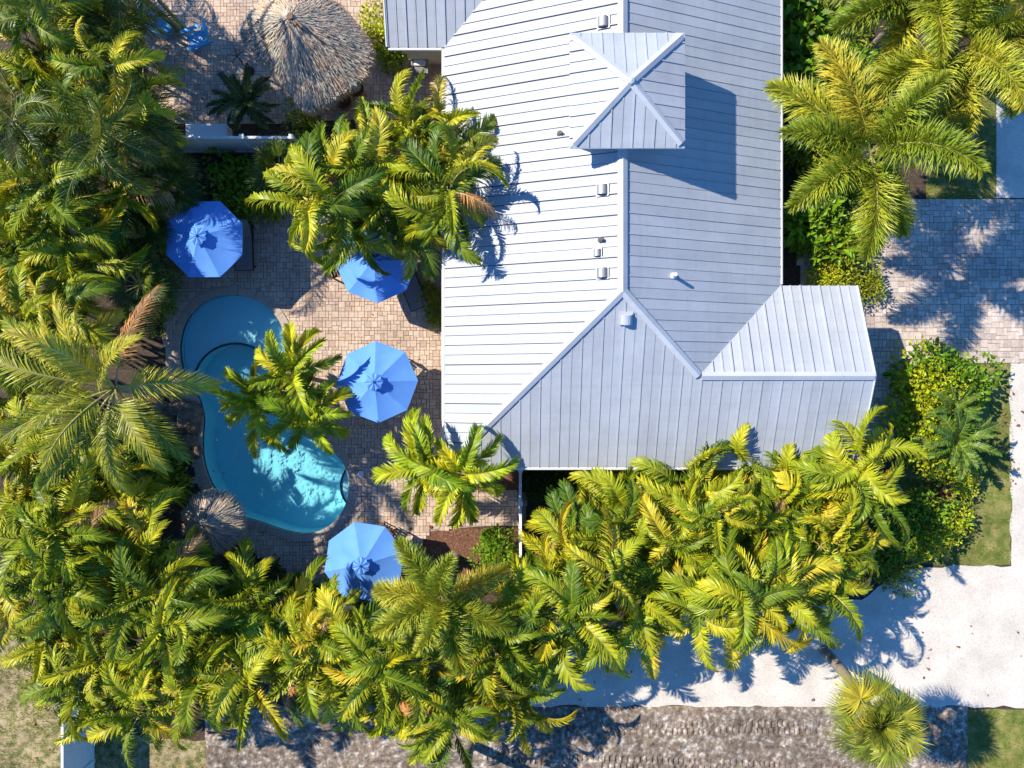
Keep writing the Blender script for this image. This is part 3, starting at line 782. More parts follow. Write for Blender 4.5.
# ------------------------------------------------------------------ fences
def fence(name, label, a, b, h, panel=1.8, board=0.2, group=None):
    a = Vector(a); b = Vector(b); L = (b - a).length; ang = math.atan2(b.y - a.y, b.x - a.x)
    r = thing(name, label, 'fence', (a.x, a.y, 0), ang, group)
    n = max(1, round(L / panel)); pl = L / n
    for i in range(n + 1):
        mb = MB(); mb.box((i * pl, 0, (h + 0.08) / 2), (0.13, 0.13, h + 0.08)); mb.box((i * pl, 0, h + 0.10), (0.17, 0.17, 0.04)); mb.build('post', M['white'], r)
    for i in range(n):
        x0 = i * pl + 0.065; w = pl - 0.13; k = max(1, round(w / board)); bw = w / k
        for z in (0.12, h - 0.07):
            mb = MB(); mb.box((x0 + w / 2, 0, z), (w, 0.09, 0.14)); mb.build('rail', M['white'], r)
        for j in range(k):
            mb = MB(); mb.box((x0 + (j + 0.5) * bw, 0, h / 2 + 0.02), (bw - 0.008, 0.04, h - 0.32)); mb.build('board', M['white'], r)
    return r
q = lambda px, py: P(px, py, 0)
fence('vinyl_fence', 'white vinyl fence in the shade between thatched hut and blue parasol', q(165, 152), q(305, 152), 1.85)
fence('vinyl_fence', 'white fence end showing at the lower left corner beside dry grass', q(94, 690), q(94, 830), 2.2, panel=2.2, board=0.55)
fence('vinyl_fence', 'narrow white fence seen edge on below the roof corner', q(520, 465), q(520, 560), 1.7, panel=1.2)
r = thing('storage_box', 'low white storage box behind the shaded fence beside dark cycad', 'box', q(213, 136))
mb = MB(); mb.box((0, 0, 0.3), (1.5, 0.45, 0.6)); mb.build('body', M['white'], r)
mb = MB(); mb.box((0, 0, 0.635), (1.56, 0.52, 0.06)); mb.build('lid', M['white'], r)

# ------------------------------------------------------------------ parasols
def parasol(px, py, rot, label, Rv=1.47, ze=2.12, za=2.72):
    c = P(px, py, ze); r = thing('parasol', label, 'parasol', (c.x, c.y, 0.055), rot, 'blue patio parasols')
    z0 = 0.055
    for k in range(8):
        a0, a1 = k * PI / 4, (k + 1) * PI / 4
        mb = MB(); N = 6; vs = []; fs = []; W = 4
        for i in range(N + 1):
            t = 0.12 + 0.88 * i / N
            for j in range(W + 1):
                u = j / W
                p = Vector((math.cos(a0), math.sin(a0), 0)).lerp(Vector((math.cos(a1), math.sin(a1), 0)), u) * Rv * t
                sag = 0.05 * 4 * u * (1 - u) * t
                z = za - (za - ze) * t - 0.05 * math.sin(PI * t) - sag - z0
                vs.append(Vector((p.x, p.y, z)))
        for i in range(N):
            for j in range(W):
                a = i * (W + 1) + j; fs.append((a, a + W + 1, a + W + 2, a + 1))
        mb.add(vs, fs)
        o = len(mb.v); ed = vs[-(W + 1):]
        mb.add(ed + [v - Vector((0, 0, 0.07)) for v in ed], [(j, W + 1 + j, W + 2 + j, j + 1) for j in range(W)])
        mb.build('canopy_panel', M['canvas'], r, smooth=True)
        # vent flap piece above
        mb = MB()
        rv = 0.33
        pts = [Vector((0, 0, za + 0.075 - z0)), Vector((math.cos(a0) * rv, math.sin(a0) * rv, za - 0.05 - z0)), Vector((math.cos((a0 + a1) / 2) * rv * 0.8, math.sin((a0 + a1) / 2) * rv * 0.8, za + 0.02 - z0)), Vector((math.cos(a1) * rv, math.sin(a1) * rv, za - 0.05 - z0))]
        mb.add(pts, [(0, 1, 2), (0, 2, 3)]); mb.build('vent_flap', M['canvas'], r)
        mb = MB(); mb.tube([pts[0] + Vector((0, 0, 0.004)), pts[1] + Vector((0, 0, 0.006))], 0.012, 5); mb.build('vent_seam', M['canvas_trim'], r)
        mb = MB(); mb.tube([(0, 0, za - 0.08 - z0), (math.cos(a0) * Rv * 0.97, math.sin(a0) * Rv * 0.97, ze - z0 - 0.03)], 0.012, 5); mb.build('rib', M['wood'], r)
    mb = MB(); mb.tube([(0, 0, 0.05), (0, 0, za - z0)], 0.025, 8); mb.build('pole', M['wood'], r)
    mb = MB(); mb.lathe([(0, 0.0), (0.3, 0.0), (0.3, 0.06), (0.08, 0.1), (0.04, 0.3), (0, 0.3)], 14); mb.build('base', M['black_metal'], r)
    mb = MB(); mb.lathe([(0.035, za + 0.06 - z0), (0.03, za + 0.11 - z0), (0, za + 0.13 - z0)], 8); mb.build('finial', M['canvas_trim'], r)
parasol(204, 239, R(22.5), 'deep blue parasol half in palm shade above the pool ledge')
parasol(376, 262, R(2), 'blue parasol partly hidden under the big palm clump by the house')
parasol(377, 382, R(2), 'blue parasol in full sun right of the pool, nearest the picture centre')
parasol(364, 562, R(14), 'blue parasol at the lower end of the pool beside the palm hedge')

# ------------------------------------------------------------------ furniture
def lounger(px, py, rz, label):
    c = q(px, py); r = thing('sun_lounger', label, 'sun lounger', (c.x, c.y, 0.055), rz, 'charcoal sun loungers')
    mb = MB()
    for y in (-0.33, 0.33): mb.box((0, y, 0.30), (1.85, 0.05, 0.05))
    for x in (-0.9, 0.9): mb.box((x, 0, 0.30), (0.05, 0.61, 0.045))
    mb.build('frame', M['black_metal'], r)
    for x in (-0.75, 0.75):
        for y in (-0.33, 0.33): mb = MB(); mb.box((x, y, 0.137), (0.05, 0.045, 0.274)); mb.build('leg', M['black_metal'], r)
    mb = MB(); mb.box((-0.28, 0, 0.345), (1.25, 0.64, 0.05)); mb.build('seat', M['sling'], r)
    mb = MB(); Mr = Matrix.Rotation(R(-38), 3, 'Y'); mb.box(Vector((0.36, 0, 0.36)) + Mr @ Vector((0.36, 0, 0)), (0.70, 0.64, 0.05), M=Mr); mb.build('backrest', M['sling'], r)
lounger(247, 248, R(92), 'charcoal sun lounger right of the half shaded parasol above the pool')
lounger(412, 287, R(112), 'charcoal sun lounger at the lower right of the parasol by the house')

def armchair(px, py, rz, label):
    c = q(px, py); r = thing('patio_armchair', label, 'chair', (c.x, c.y, 0.055), rz, 'brown wooden patio armchairs')
    for x in (-0.25, 0.25):
        for y in (-0.27, 0.27): mb = MB(); mb.box((x, y, 0.2 if x < 0 else 0.32), (0.05, 0.05, 0.4 if x < 0 else 0.64)); mb.build('leg', M['wood'], r)
    mb = MB()
    for i in range(5): mb.box((-0.22 + i * 0.11, 0, 0.43), (0.09, 0.5, 0.03))
    mb.build('seat', M['wood'], r)
    mb = MB()
    for i in range(5): mb.box((-0.30, -0.2 + i * 0.1, 0.70), (0.03, 0.07, 0.5))
    mb.box((-0.30, 0, 0.97), (0.05, 0.58, 0.07)); mb.build('backrest', M['wood'], r)
    for y in (-0.29, 0.29): mb = MB(); mb.box((0.0, y, 0.665), (0.62, 0.07, 0.04)); mb.build('armrest', M['wood'], r)
armchair(397, 363, R(-130), 'brown chair peeking from the upper right of the sunny parasol')
armchair(340, 271, R(20), 'brown chair peeking from the left of the parasol under the palm clump')
armchair(388, 531, R(-120), 'brown chair peeking from the upper right of the lowest parasol')
def table(px, py, label):
    c = q(px, py); r = thing('patio_table', label, 'table', (c.x, c.y, 0.055), 0, 'round tables under parasols')
    mb = MB(); mb.lathe([(0.04, 0.70), (0.5, 0.70), (0.52, 0.72), (0.5, 0.74), (0.04, 0.74), (0.04, 0.70)], 20); mb.build('tabletop', M['wood'], r)
    for k in range(4):
        a = k * PI / 2 + 0.4; mb = MB(); mb.tube([(0.36 * math.cos(a), 0.36 * math.sin(a), 0), (0.33 * math.cos(a), 0.33 * math.sin(a), 0.7)], 0.025, 6); mb.build('leg', M['wood'], r)
c = P(377, 382, 2.12); table(512 + c.x * PPM, 384 - c.y * PPM, 'round brown table under the sunny parasol near the picture centre')

def adirondack(px, py, rz, label):
    c = q(px, py); r = thing('adirondack_chair', label, 'chair', (c.x, c.y, 0.055), rz, 'light blue garden chairs')
    mb = MB(); Mr = Matrix.Rotation(R(10), 3, 'Y')
    for i in range(6): mb.box(Vector((0.03 + 0.0, 0, 0.32)) + Mr @ Vector((-0.25 + i * 0.1, 0, 0)), (0.085, 0.54, 0.025), M=Mr)
    mb.build('seat', M['blue_plastic'], r)
    mb = MB(); Mb = Matrix.Rotation(R(-28), 3, 'Y')
    for i in range(6):
        y = -0.24 + i * 0.096; L = 0.82 + 0.10 * math.sin(PI * i / 5)
        mb.box(Vector((-0.26, y, 0.26)) + Mb @ Vector((0, (y) * 0.08, L / 2)), (0.025, 0.085, L), M=Mb)
    mb.build('backrest', M['blue_plastic'], r)
    for y in (-0.34, 0.34):
        mb = MB(); mb.box((0.02, y, 0.565), (0.74, 0.14, 0.028)); mb.build('armrest', M['blue_plastic'], r)
        mb = MB(); mb.box((0.3, y * 0.9, 0.275), (0.09, 0.03, 0.55)); mb.build('leg', M['blue_plastic'], r)
        mb = MB(); Ml = Matrix.Rotation(R(16), 3, 'Y'); mb.box((-0.14, y * 0.8, 0.21), (0.95, 0.03, 0.1), M=Ml); mb.build('leg', M['blue_plastic'], r)
adirondack(200, 44, R(200), 'light blue garden chair on courtyard pavers, right one of two')
adirondack(166, 30, R(-40), 'light blue garden chair behind palm fronds, left one of two')

r = thing('lounge_chair', 'grey framed lounge chair with white and teal cushions under the upper left eave', 'chair', (*q(421, 70)[:2], 0.055), R(0))
mb = MB()
for x in (-0.29, 0.29): mb.box((x, 0, 0.45), (0.06, 0.66, 0.05))
mb.box((0, -0.31, 0.28), (0.52, 0.05, 0.05)); mb.box((0, 0.32, 0.62), (0.52, 0.05, 0.06)); mb.box((0, 0.30, 0.28), (0.52, 0.05, 0.05)); mb.build('frame', M['vent'], r)
for x in (-0.29, 0.29):
    for y in (-0.31, 0.31): mb = MB(); mb.box((x, y, 0.21), (0.05, 0.05, 0.42)); mb.build('leg', M['vent'], r)
mb = MB(); mb.box((0, -0.14, 0.36), (0.5, 0.3, 0.1)); mb.build('front_cushion', M['sling'], r)
mb = MB(); mb.box((0, 0.10, 0.42), (0.44, 0.26, 0.12)); mb.build('seat_cushion', M['white_cushion'], r)
mb = MB(); Mr = Matrix.Rotation(R(-20), 3, 'X'); mb.box((0, 0.27, 0.58), (0.5, 0.11, 0.36), M=Mr); mb.build('back_cushion', M['teal'], r)

def stool(px, py, rz, label):
    c = q(px, py); r = thing('bar_stool', label, 'stool', (c.x, c.y, 0.055), rz, 'brown bar stools at the thatched hut')
    mb = MB(); mb.lathe([(0, 0.70), (0.24, 0.70), (0.26, 0.73), (0.24, 0.77), (0, 0.78)], 14); mb.build('seat', M['wood'], r)
    mb = MB(); N = 12; vs = []
    for i in range(N + 1):
        a = R(-105 + 210 * i / N)
        for rr_, z in ((0.27, 0.76), (0.31, 1.05), (0.28, 1.05), (0.24, 0.76)): vs.append((rr_ * math.cos(a), rr_ * math.sin(a), z))
    fs = []
    for i in range(N):
        for k in range(4): fs.append((i * 4 + k, i * 4 + (k + 1) % 4, (i + 1) * 4 + (k + 1) % 4, (i + 1) * 4 + k)[::-1])
    fs += [(0, 1, 2, 3), (N * 4 + 3, N * 4 + 2, N * 4 + 1, N * 4)]
    mb.add(vs, fs); mb.build('backrest', M['wood'], r)
    for k in range(4):
        a = PI / 4 + k * PI / 2; mb = MB(); mb.tube([(0.25 * math.cos(a), 0.25 * math.sin(a), 0), (0.16 * math.cos(a), 0.16 * math.sin(a), 0.7)], 0.022, 6); mb.build('leg', M['wood'], r)
stool(349, 111, R(-45), 'brown bar stool below the thatched hut, left one of two')
stool(361, 99, R(-30), 'brown bar stool below the thatched hut, right one of two')

r = thing('garden_torch', 'thin black metal pole with prongs beside the thatched hut', 'torch', (*q(250, 72)[:2], 0.055))
mb = MB(); mb.tube([(0, 0, 0), (0, 0, 1.45)], 0.022, 6); mb.build('pole', M['black_metal'], r)
for k in range(5):
    a = k * 2 * PI / 5 + 0.5; mb = MB(); mb.tube([(0, 0, 1.42), (0.2 * math.cos(a), 0.2 * math.sin(a), 1.52), (0.34 * math.cos(a), 0.34 * math.sin(a), 1.5)], 0.016, 5); mb.build('prong', M['black_metal'], r)
mb = MB(); mb.lathe([(0, 0), (0.2, 0), (0.2, 0.03), (0, 0.04)], 10); mb.build('base', M['black_metal'], r)
mb = MB(); mb.lathe([(0.12, 0.0), (0.12, 0.012), (0, 0.013)], 16)
c = q(361, 474); o = mb.build('skimmer_lid', M['white'], loc=(c.x, c.y, 0.056)); tag(o, 'small round white skimmer lid in pavers right of the pool', 'lid')

# ------------------------------------------------------------------ thatch
def thatch(root, outline, apex, z_edge, rows, per_row, seed, strand=0.55, w=0.028, drop=0.25):
    """outline in world xy relative to root; strands laid in overlapping rows"""
    rng = random.Random(seed); ap = Vector(apex); n = len(outline)
    ed = [Vector((x, y, z_edge)) for x, y in outline]
    mb = MB(); K = 6; vs = []
    for i in range(1, K + 1):
        t = i / K
        for p in ed: vs.append(ap.lerp(p, t) + Vector((0, 0, -0.06)))
    fs = []
    for i in range(K - 1):
        for k in range(n): fs.append((i * n + k, (i + 1) * n + k, (i + 1) * n + (k + 1) % n, i * n + (k + 1) % n))
    vs.append(ap + Vector((0, 0, -0.06))); a = len(vs) - 1
    for k in range(n): fs.append((a, k, (k + 1) % n))
    mb.add(vs, fs); mb.build('thatch_base', M['thatch_core'], root)
    mb = MB()
    per = [0]
    for k in range(n): per.append(per[-1] + (ed[(k + 1) % n] - ed[k]).length)
    def at(s):
        s = s % per[-1]
        for k in range(n):
            if s <= per[k + 1]: return ed[k].lerp(ed[(k + 1) % n], (s - per[k]) / (per[k + 1] - per[k]))
        return ed[0]
    for i in range(rows):
        t0 = (i + 0.2) / rows
        for j in range(max(12, int(per_row * (0.15 + 0.85 * t0)))):
            t = max(0.01, t0 + rng.uniform(-0.6, 0.6) / rows)
            s = rng.uniform(0, per[-1]); e = at(s); p = ap.lerp(e, t)
            d = (e - ap).normalized(); d = (d + Vector((rng.gauss(0, 0.11), rng.gauss(0, 0.11), 0))).normalized()
            L = min(strand * rng.uniform(0.6, 1.3), (e - p).length + 0.22 * rng.random()); sd = d.cross(Vector((0, 0, 1))).normalized()
            up = sd.cross(d)
            if up.z < 0: up = -up
            ww = w * rng.uniform(0.5, 1.4)
            p = p + up * rng.uniform(0.01, 0.09)
            m1 = p + d * L * 0.6 + up * rng.uniform(0.0, 0.05)
            m2 = p + d * L + up * rng.uniform(-0.06, 0.05)
            over = (t + L / (e - ap).length) > 1.0
            if over: m2 = m2 - Vector((0, 0, drop * rng.uniform(0.2, 1.0)))
            mb.add([p - sd * ww / 2, p + sd * ww / 2, m1 + sd * ww * 0.5, m1 - sd * ww * 0.5, m2 + sd * ww * 0.1, m2 - sd * ww * 0.1], [(0, 1, 2, 3), (3, 2, 4, 5)])
    o = mb.build('thatch_strands', M['thatch'], root); o['kind'] = 'stuff'

zt = 2.35
out_px = [(243, 33), (252, 15), (266, 1), (285, -10), (306, -12), (325, -4), (343, 12), (362, 34), (371, 52), (366, 76), (342, 94), (318, 108), (304, 109), (288, 88), (268, 66), (250, 46)]
apx = P(291, 18, 3.85); ow = [P(x, y, zt) for x, y in out_px]
cen = sum((Vector((p.x, p.y)) for p in ow), Vector((0, 0))) / len(ow)
hut = thing('thatched_hut', 'large open hut with grey thatched palm roof at the courtyard', 'hut', (cen.x, cen.y, 0.055))
outl = smooth_poly([(p.x - cen.x, p.y - cen.y) for p in ow], 2)
if area2(outl) < 0: outl = outl[::-1]
thatch(hut, outl, (apx.x - cen.x, apx.y - cen.y, 3.85), zt, 24, 900, 3, strand=0.42, w=0.026)
for k in range(4):
    a = PI / 4 + k * PI / 2; mb = MB(); mb.tube([(1.45 * math.cos(a), 1.45 * math.sin(a), 0), (1.4 * math.cos(a), 1.4 * math.sin(a), 2.5)], 0.09, 8); mb.build('post', M['post'], hut)
mb = MB(); mb.lathe([(0.13, -0.1), (0.13, 0.14), (0.1, 0.18), (0, 0.18)], 10, 0, (apx.x - cen.x, apx.y - cen.y, 3.78)); mb.build('peak_cap', M['post'], hut)
for k in range(3):
    mb = MB(); mb.tube([(0.1 * k - 0.1 + apx.x - cen.x, apx.y - cen.y, 3.82), (0.2 * (k - 1) + apx.x - cen.x + 0.2, apx.y - cen.y - 0.2 - 0.08 * k, 3.9)], 0.04, 5); mb.build('peak_stick', M['post'], hut)
mb = MB(); mb.box((0.75, -0.75, 1.02), (1.9, 0.5, 0.07), rz=R(45)); mb.build('bar_top', M['wood'], hut)
mb = MB(); mb.box((0.68, -0.68, 0.49), (1.7, 0.12, 0.98), rz=R(45)); mb.build('bar_front', M['wood'], hut)

c = P(213, 522, 2.1)
small = thing('thatched_parasol', 'small round grey thatched parasol at the lower left pool edge', 'parasol', (c.x, c.y, 0.0))
outl = [(1.05 * math.cos(2 * PI * k / 20) * (1 + 0.06 * math.sin(3 * k)), 1.05 * math.sin(2 * PI * k / 20)) for k in range(20)]
thatch(small, outl, (-0.12, 0.0, 2.75), 2.1, 11, 330, 8, strand=0.5, w=0.024)
mb = MB(); mb.tube([(0, 0, 0), (-0.1, 0, 2.7)], 0.06, 8); mb.build('pole', M['post'], small)

# ------------------------------------------------------------------ rocks
def boulder(px, py, s, seed, where, z=0.0):
    bm = bmesh.new(); bmesh.ops.create_icosphere(bm, subdivisions=2, radius=1)
    rng = random.Random(seed); ph = [rng.uniform(0, 6) for _ in range(6)]
    for v in bm.verts:
        p = v.co.copy()
        f = 1 + 0.16 * math.sin(3 * p.x + ph[0]) + 0.14 * math.sin(4 * p.y + ph[1]) + 0.10 * math.sin(5 * p.z + ph[2]) + rng.uniform(-0.06, 0.06)
        v.co = Vector((p.x * s * f * 1.15, p.y * s * f * 0.9, max(-0.25 * s, p.z * s * f * 0.75)))
    me = bpy.data.meshes.new('boulder'); bm.to_mesh(me); bm.free(); me.materials.append(M['rock'])
    c = q(px, py); o = link('boulder', me, loc=(c.x, c.y, z + 0.2 * s), rot=(0, 0, rng.uniform(0, 6)))
    tag(o, 'brown boulder of the rock waterfall left of the pool, ' + where, 'boulder', 'boulders of the rock waterfall')
for i, (x, y, s) in enumerate(((190, 420, 0.55), (180, 406, 0.36), (166, 412, 0.42), (172, 432, 0.5), (190, 440, 0.36), (196, 408, 0.27), (158, 428, 0.38), (198, 452, 0.28), (184, 452, 0.33))): boulder(x, y, s, i, ('largest one, at the water', 'upper middle one', 'upper left one', 'middle one', 'right one below the largest', 'smallest one, upper right', 'leftmost one', 'lowest right one', 'lowest left one')[i])

# ------------------------------------------------------------------ palms
def make_frond(name, L, nleaf, leaf_len, width, e0, bend, yaw, matl, matr, seed, style='flat', vang=25, droop=0.35, t0=0.12, fwd=(68, 28), rr=0.022):
    rng = random.Random(seed); mb = MB()
    N = 14; pts = []; p = Vector((0, 0, 0)); tang = []
    for i in range(N + 1):
        t = i / N; a = R(e0 - bend * t ** 1.4); y = R(yaw) * t * t
        T = Vector((math.cos(a) * math.cos(y), math.cos(a) * math.sin(y), math.sin(a)))
        pts.append(p.copy()); tang.append(T); p = p + T * (L / N)
    mb.tube(pts, [rr * (1 - 0.85 * i / N) + 0.002 for i in range(N + 1)], 4, 1, cap=False)
    def at(t):
        f = min(t, 0.9999) * N; i = int(f); f -= i
        return pts[i].lerp(pts[i + 1], f), tang[i].lerp(tang[i + 1], f).normalized()
    tw = rng.uniform(-0.25, 0.25); jt = 6 if style == 'flat' else 22
    for i in range(nleaf):
        t = t0 + (1 - t0) * (i + 0.5) / nleaf
        q_, T = at(t)
        S = Vector((-T.y, T.x, 0)); S = S.normalized() if S.length > 1e-3 else Vector((0, 1, 0))
        Nn = T.cross(S).normalized()
        if Nn.z < 0: Nn = -Nn
        if Nn.cross(T).dot(S) < 0 : pass
        prof = (0.55 + 0.45 * math.sin(PI * min(1, 0.15 + t * 0.9))) * (1 if t < 0.8 else 1 - 1.9 * (t - 0.8))
        rows = ((1, vang), (-1, vang)) if style == 'flat' else ((1, 2), (-1, 2), (1, 32), (-1, 32), (1, 65), (-1, 65), (1, -35), (-1, -35))
        for s, v in rows:
            if rng.random() < 0.03: continue
            a = R(fwd[0] + (fwd[1] - fwd[0]) * t + rng.uniform(-jt, jt)); vv = R(v + rng.uniform(-1.6 * jt, 1.6 * jt)) + tw * s
            d = (T * math.cos(a) + (S * s * math.cos(vv) + Nn * math.sin(vv)) * math.sin(a)).normalized()
            L_ = leaf_len * prof * rng.uniform(0.85, 1.12)
            wv = (T - d * T.dot(d)).normalized()
            wv = (wv + Nn * rng.uniform(-0.35, 0.35)).normalized() * width * rng.uniform(0.8, 1.2)
            dz = Vector((0, 0, -1)) * L_ * droop * rng.uniform(0.6, 1.4)
            m1 = q_ + d * L_ * 0.35; m2 = q_ + d * L_ * 0.7 + dz * 0.3; tip = q_ + d * L_ * 0.97 + dz
            mb.add([q_ - wv * 0.35, q_ + wv * 0.35, m1 + wv * 0.5, m1 - wv * 0.5, m2 + wv * 0.38, m2 - wv * 0.38, tip], [(0, 1, 2, 3), (3, 2, 4, 5), (5, 4, 6)])
    return mb.mesh(name, [matl, matr])

def make_fan(name, rad, matl, matr, seed, e0, stalk=0.9):
    rng = random.Random(seed); mb = MB()
    a = R(e0); T0 = Vector((math.cos(a), 0, math.sin(a)))
    N = 8; pts = []; p = Vector((0, 0, 0))
    for i in range(N + 1):
        b = R(e0 - 25 * i / N); T = Vector((math.cos(b), 0, math.sin(b))); pts.append(p.copy()); p = p + T * stalk / N
    mb.tube(pts, [0.02] * (N + 1), 4, 1, cap=False)
    h = pts[-1]; S = Vector((0, 1, 0)); Nn = T.cross(S)
    if Nn.z < 0: Nn = -Nn
    n = 40
    for i in range(n):
        th = R(-115 + 230 * (i + 0.5) / n + rng.uniform(-2, 2))
        d = (T * math.cos(th) + S * math.sin(th)).normalized()
        L_ = rad * (0.72 + 0.28 * math.cos(th * 0.8)) * rng.uniform(0.9, 1.08)
        fold = Nn * (0.02 if i % 2 else -0.02)
        sd = (T * -math.sin(th) + S * math.cos(th)).normalized()
        w = 0.040 * rad
        dz = Vector((0, 0, -1)) * L_ * rng.uniform(0.15, 0.45) * (0.6 + 0.4 * abs(math.sin(th)))
        m1 = h + d * L_ * 0.36 + fold; m2 = h + d * L_ * 0.7 + dz * 0.25 + fold
        mb.add([h, m1 + sd * w * 0.8, m1 - sd * w * 0.8, m2 + sd * w * 0.45, m2 - sd * w * 0.45, h + d * L_ + dz], [(0, 2, 1), (1, 2, 4, 3), (3, 4, 5)])
    return mb.mesh(name, [matl, matr])

FR = {}
def lib(kind, L, nleaf, ll, w, matn, bends, style='flat', vang=25, droop=0.35, variants=4, t0=0.12, fwd=(68, 28), rr=0.022, seed=0, elev=(74, 48, 16), rach='rachis', yw=35):
    d = {'up': [], 'mid': [], 'low': [], 'dead': []}
    for key, e0, bend in zip(('up', 'mid', 'low'), elev, bends):
        for k in range(variants):
            sd = seed * 1000 + len(d[key]) * 17 + int(e0 + 100)
            rg = random.Random(sd)
            d[key].append(make_frond(kind + '_frond', L * rg.uniform(0.88, 1.1), nleaf, ll, w, e0 + rg.uniform(-8, 8), bend * rg.uniform(0.8, 1.25), rg.uniform(-yw, yw), M[matn], M[rach], sd, style, vang + rg.uniform(-22, 28), droop * rg.uniform(0.6, 1.7), t0, fwd, rr))
    for k in range(2):
        d['dead'].append(make_frond(kind + '_dead_frond', L * 0.95, int(nleaf * 0.8), ll * 0.8, w * 0.7, elev[2] + 14, bends[2], 20 * (k * 2 - 1), M['dead'], M['dead_rachis'], seed * 1000 + 900 + k, style, 0, 0.7, t0, fwd, rr))
    FR[kind] = d
lib('areca', 2.35, 54, 0.64, 0.046, 'areca', (90, 105, 90), vang=40, droop=0.5, seed=1, variants=7, yw=75)
lib('areca_dark', 2.4, 44, 0.72, 0.030, 'areca_dark', (85, 100, 80), vang=28, droop=0.45, seed=2)
lib('coco', 3.9, 80, 0.85, 0.034, 'coco', (60, 75, 70), vang=12, droop=0.35, seed=3, t0=0.2, fwd=(62, 22), rr=0.04)
lib('foxtail', 3.1, 95, 0.80, 0.030, 'foxtail', (70, 75, 70), style='plume', droop=0.12, seed=4, t0=0.14, fwd=(66, 44), rr=0.028, elev=(66, 34, 12))
lib('adonidia', 2.05, 52, 0.56, 0.055, 'adonidia', (105, 115, 95), vang=48, droop=0.25, seed=5, t0=0.1, fwd=(58, 30), elev=(66, 42, 15))
lib('cycad', 1.35, 32, 0.27, 0.042, 'cycad', (50, 50, 40), vang=20, droop=0.1, seed=6, t0=0.08, fwd=(66, 40), rr=0.014, elev=(60, 34, 10))
lib('cycad_dark', 1.35, 30, 0.28, 0.05, 'cycad_dark', (50, 50, 40), vang=20, droop=0.1, seed=7, t0=0.08, fwd=(60, 36), rr=0.014, elev=(60, 34, 10))
FR['sabal'] = {k: [make_fan('sabal_fan', 0.95, M['sabal'], M['rachis'], 50 + i * 3 + j, e + j * 4, 0.4 if k == 'up' else 0.85) for i in range(3)] for j, (k, e) in enumerate((('up', 84), ('mid', 48), ('low', 8)))}
FR['sabal']['dead'] = [make_fan('sabal_dead_fan', 0.8, M['dead'], M['dead_rachis'], 91, -25, 0.9)]
FR['fan_dark'] = {k: [make_fan('fan_leaf', 0.75, M['areca_dark'], M['rachis'], 150 + i * 3 + j, e + j * 4, 0.7) for i in range(3)] for j, (k, e) in enumerate((('up', 72), ('mid', 42), ('low', 12)))}
FR['fan_dark']['dead'] = FR['fan_dark']['low']

TRUNKS = {}
def trunk_curve(a, b, bow=0.15):
    a = Vector(a); b = Vector(b); out = []
    for i in range(7):
        t = i / 6; p = a.lerp(b, t) + Vector((b.x - a.x, b.y - a.y, 0)) * -bow * math.sin(PI * t)
        out.append(p)
    return out

seed_counter = [0]
def palm(name, label, cat, px, py, h, kind, nf, group=None, stems=1, scale=1.0, lean=(0, 0), dead=0, rad=(0.13, 0.09), spread=0.7, order=None, stemmat='trunk', az=None, roll=0.3):
    seed_counter[0] += 1; rng = random.Random(seed_counter[0] * 7 + 3)
    c = P(px, py, h); base = Vector((c.x - lean[0], c.y - lean[1], 0))
    r = thing(name, label, cat, base, 0, group)
    heads = []
    for s in range(stems):
        if stems == 1: top = Vector((lean[0], lean[1], h)); bs = Vector((0, 0, -0.05))
        else:
            a = 2 * PI * s / stems + rng.uniform(-0.4, 0.4); k = spread * rng.uniform(0.5, 1.1) if s else spread * 0.15
            top = Vector((math.cos(a) * k, math.sin(a) * k, h * rng.uniform(0.6, 1.0))); bs = Vector((math.cos(a) * k * 0.35, math.sin(a) * k * 0.35, -0.05))
        heads.append(top); mb = MB()
        cv = trunk_curve(bs, top)
        mb.tube(cv, [rad[0] + (rad[1] - rad[0]) * i / 6 for i in range(7)], 8)
        mb.build('trunk', M[stemmat], r, smooth=True)
    per = max(1, nf // stems)
    D = FR[kind]
    for s, top in enumerate(heads):
        a0 = rng.uniform(0, 2 * PI)
        for i in range(per):
            t = (i + 0.5) / per
            key = 'up' if t < (0.34 if kind == 'sabal' else 0.22) else ('mid' if t < 0.62 else 'low')
            isdead = dead and s == 0 and i >= per - dead
            me = rng.choice(D['dead'] if isdead else D[key])
            yaw = a0 + i * 2.39996 + rng.uniform(-0.3, 0.3)
            if az is not None and i < len(az): yaw = R(az[i])
            sc_ = scale * rng.uniform(0.85, 1.12)
            link('frond', me, r, top + Vector((0, 0, -0.12 * t)), (rng.uniform(-roll, roll), rng.uniform(-0.15, 0.15), yaw), sc_)
    return r

ARE = 'areca palm'
def row(pts, text, kind, hrange, group, nf=24, seed=0, colour='yellow-green', scale=0.9, rev=False):
    rng = random.Random(seed)
    for i, p in enumerate(pts):
        nn = ORD[i] if i < len(ORD) else 'last'
        pos = 'leftmost' if i == 0 else ('rightmost' if i == len(pts) - 1 else nn + ' from left')
        palm('areca_palm', '%s clumping palm, %s %s' % (colour, pos, text), 'palm', p[0] + rng.uniform(-7, 7), p[1] + rng.uniform(-7, 7), rng.uniform(hrange[0] - 0.5, hrange[1] + 0.5), kind, nf, group, stems=4, scale=scale * rng.uniform(0.92, 1.1), dead=1 if rng.random() < 0.7 else 0, rad=(0.06, 0.045), stemmat='green_stem', roll=0.85)

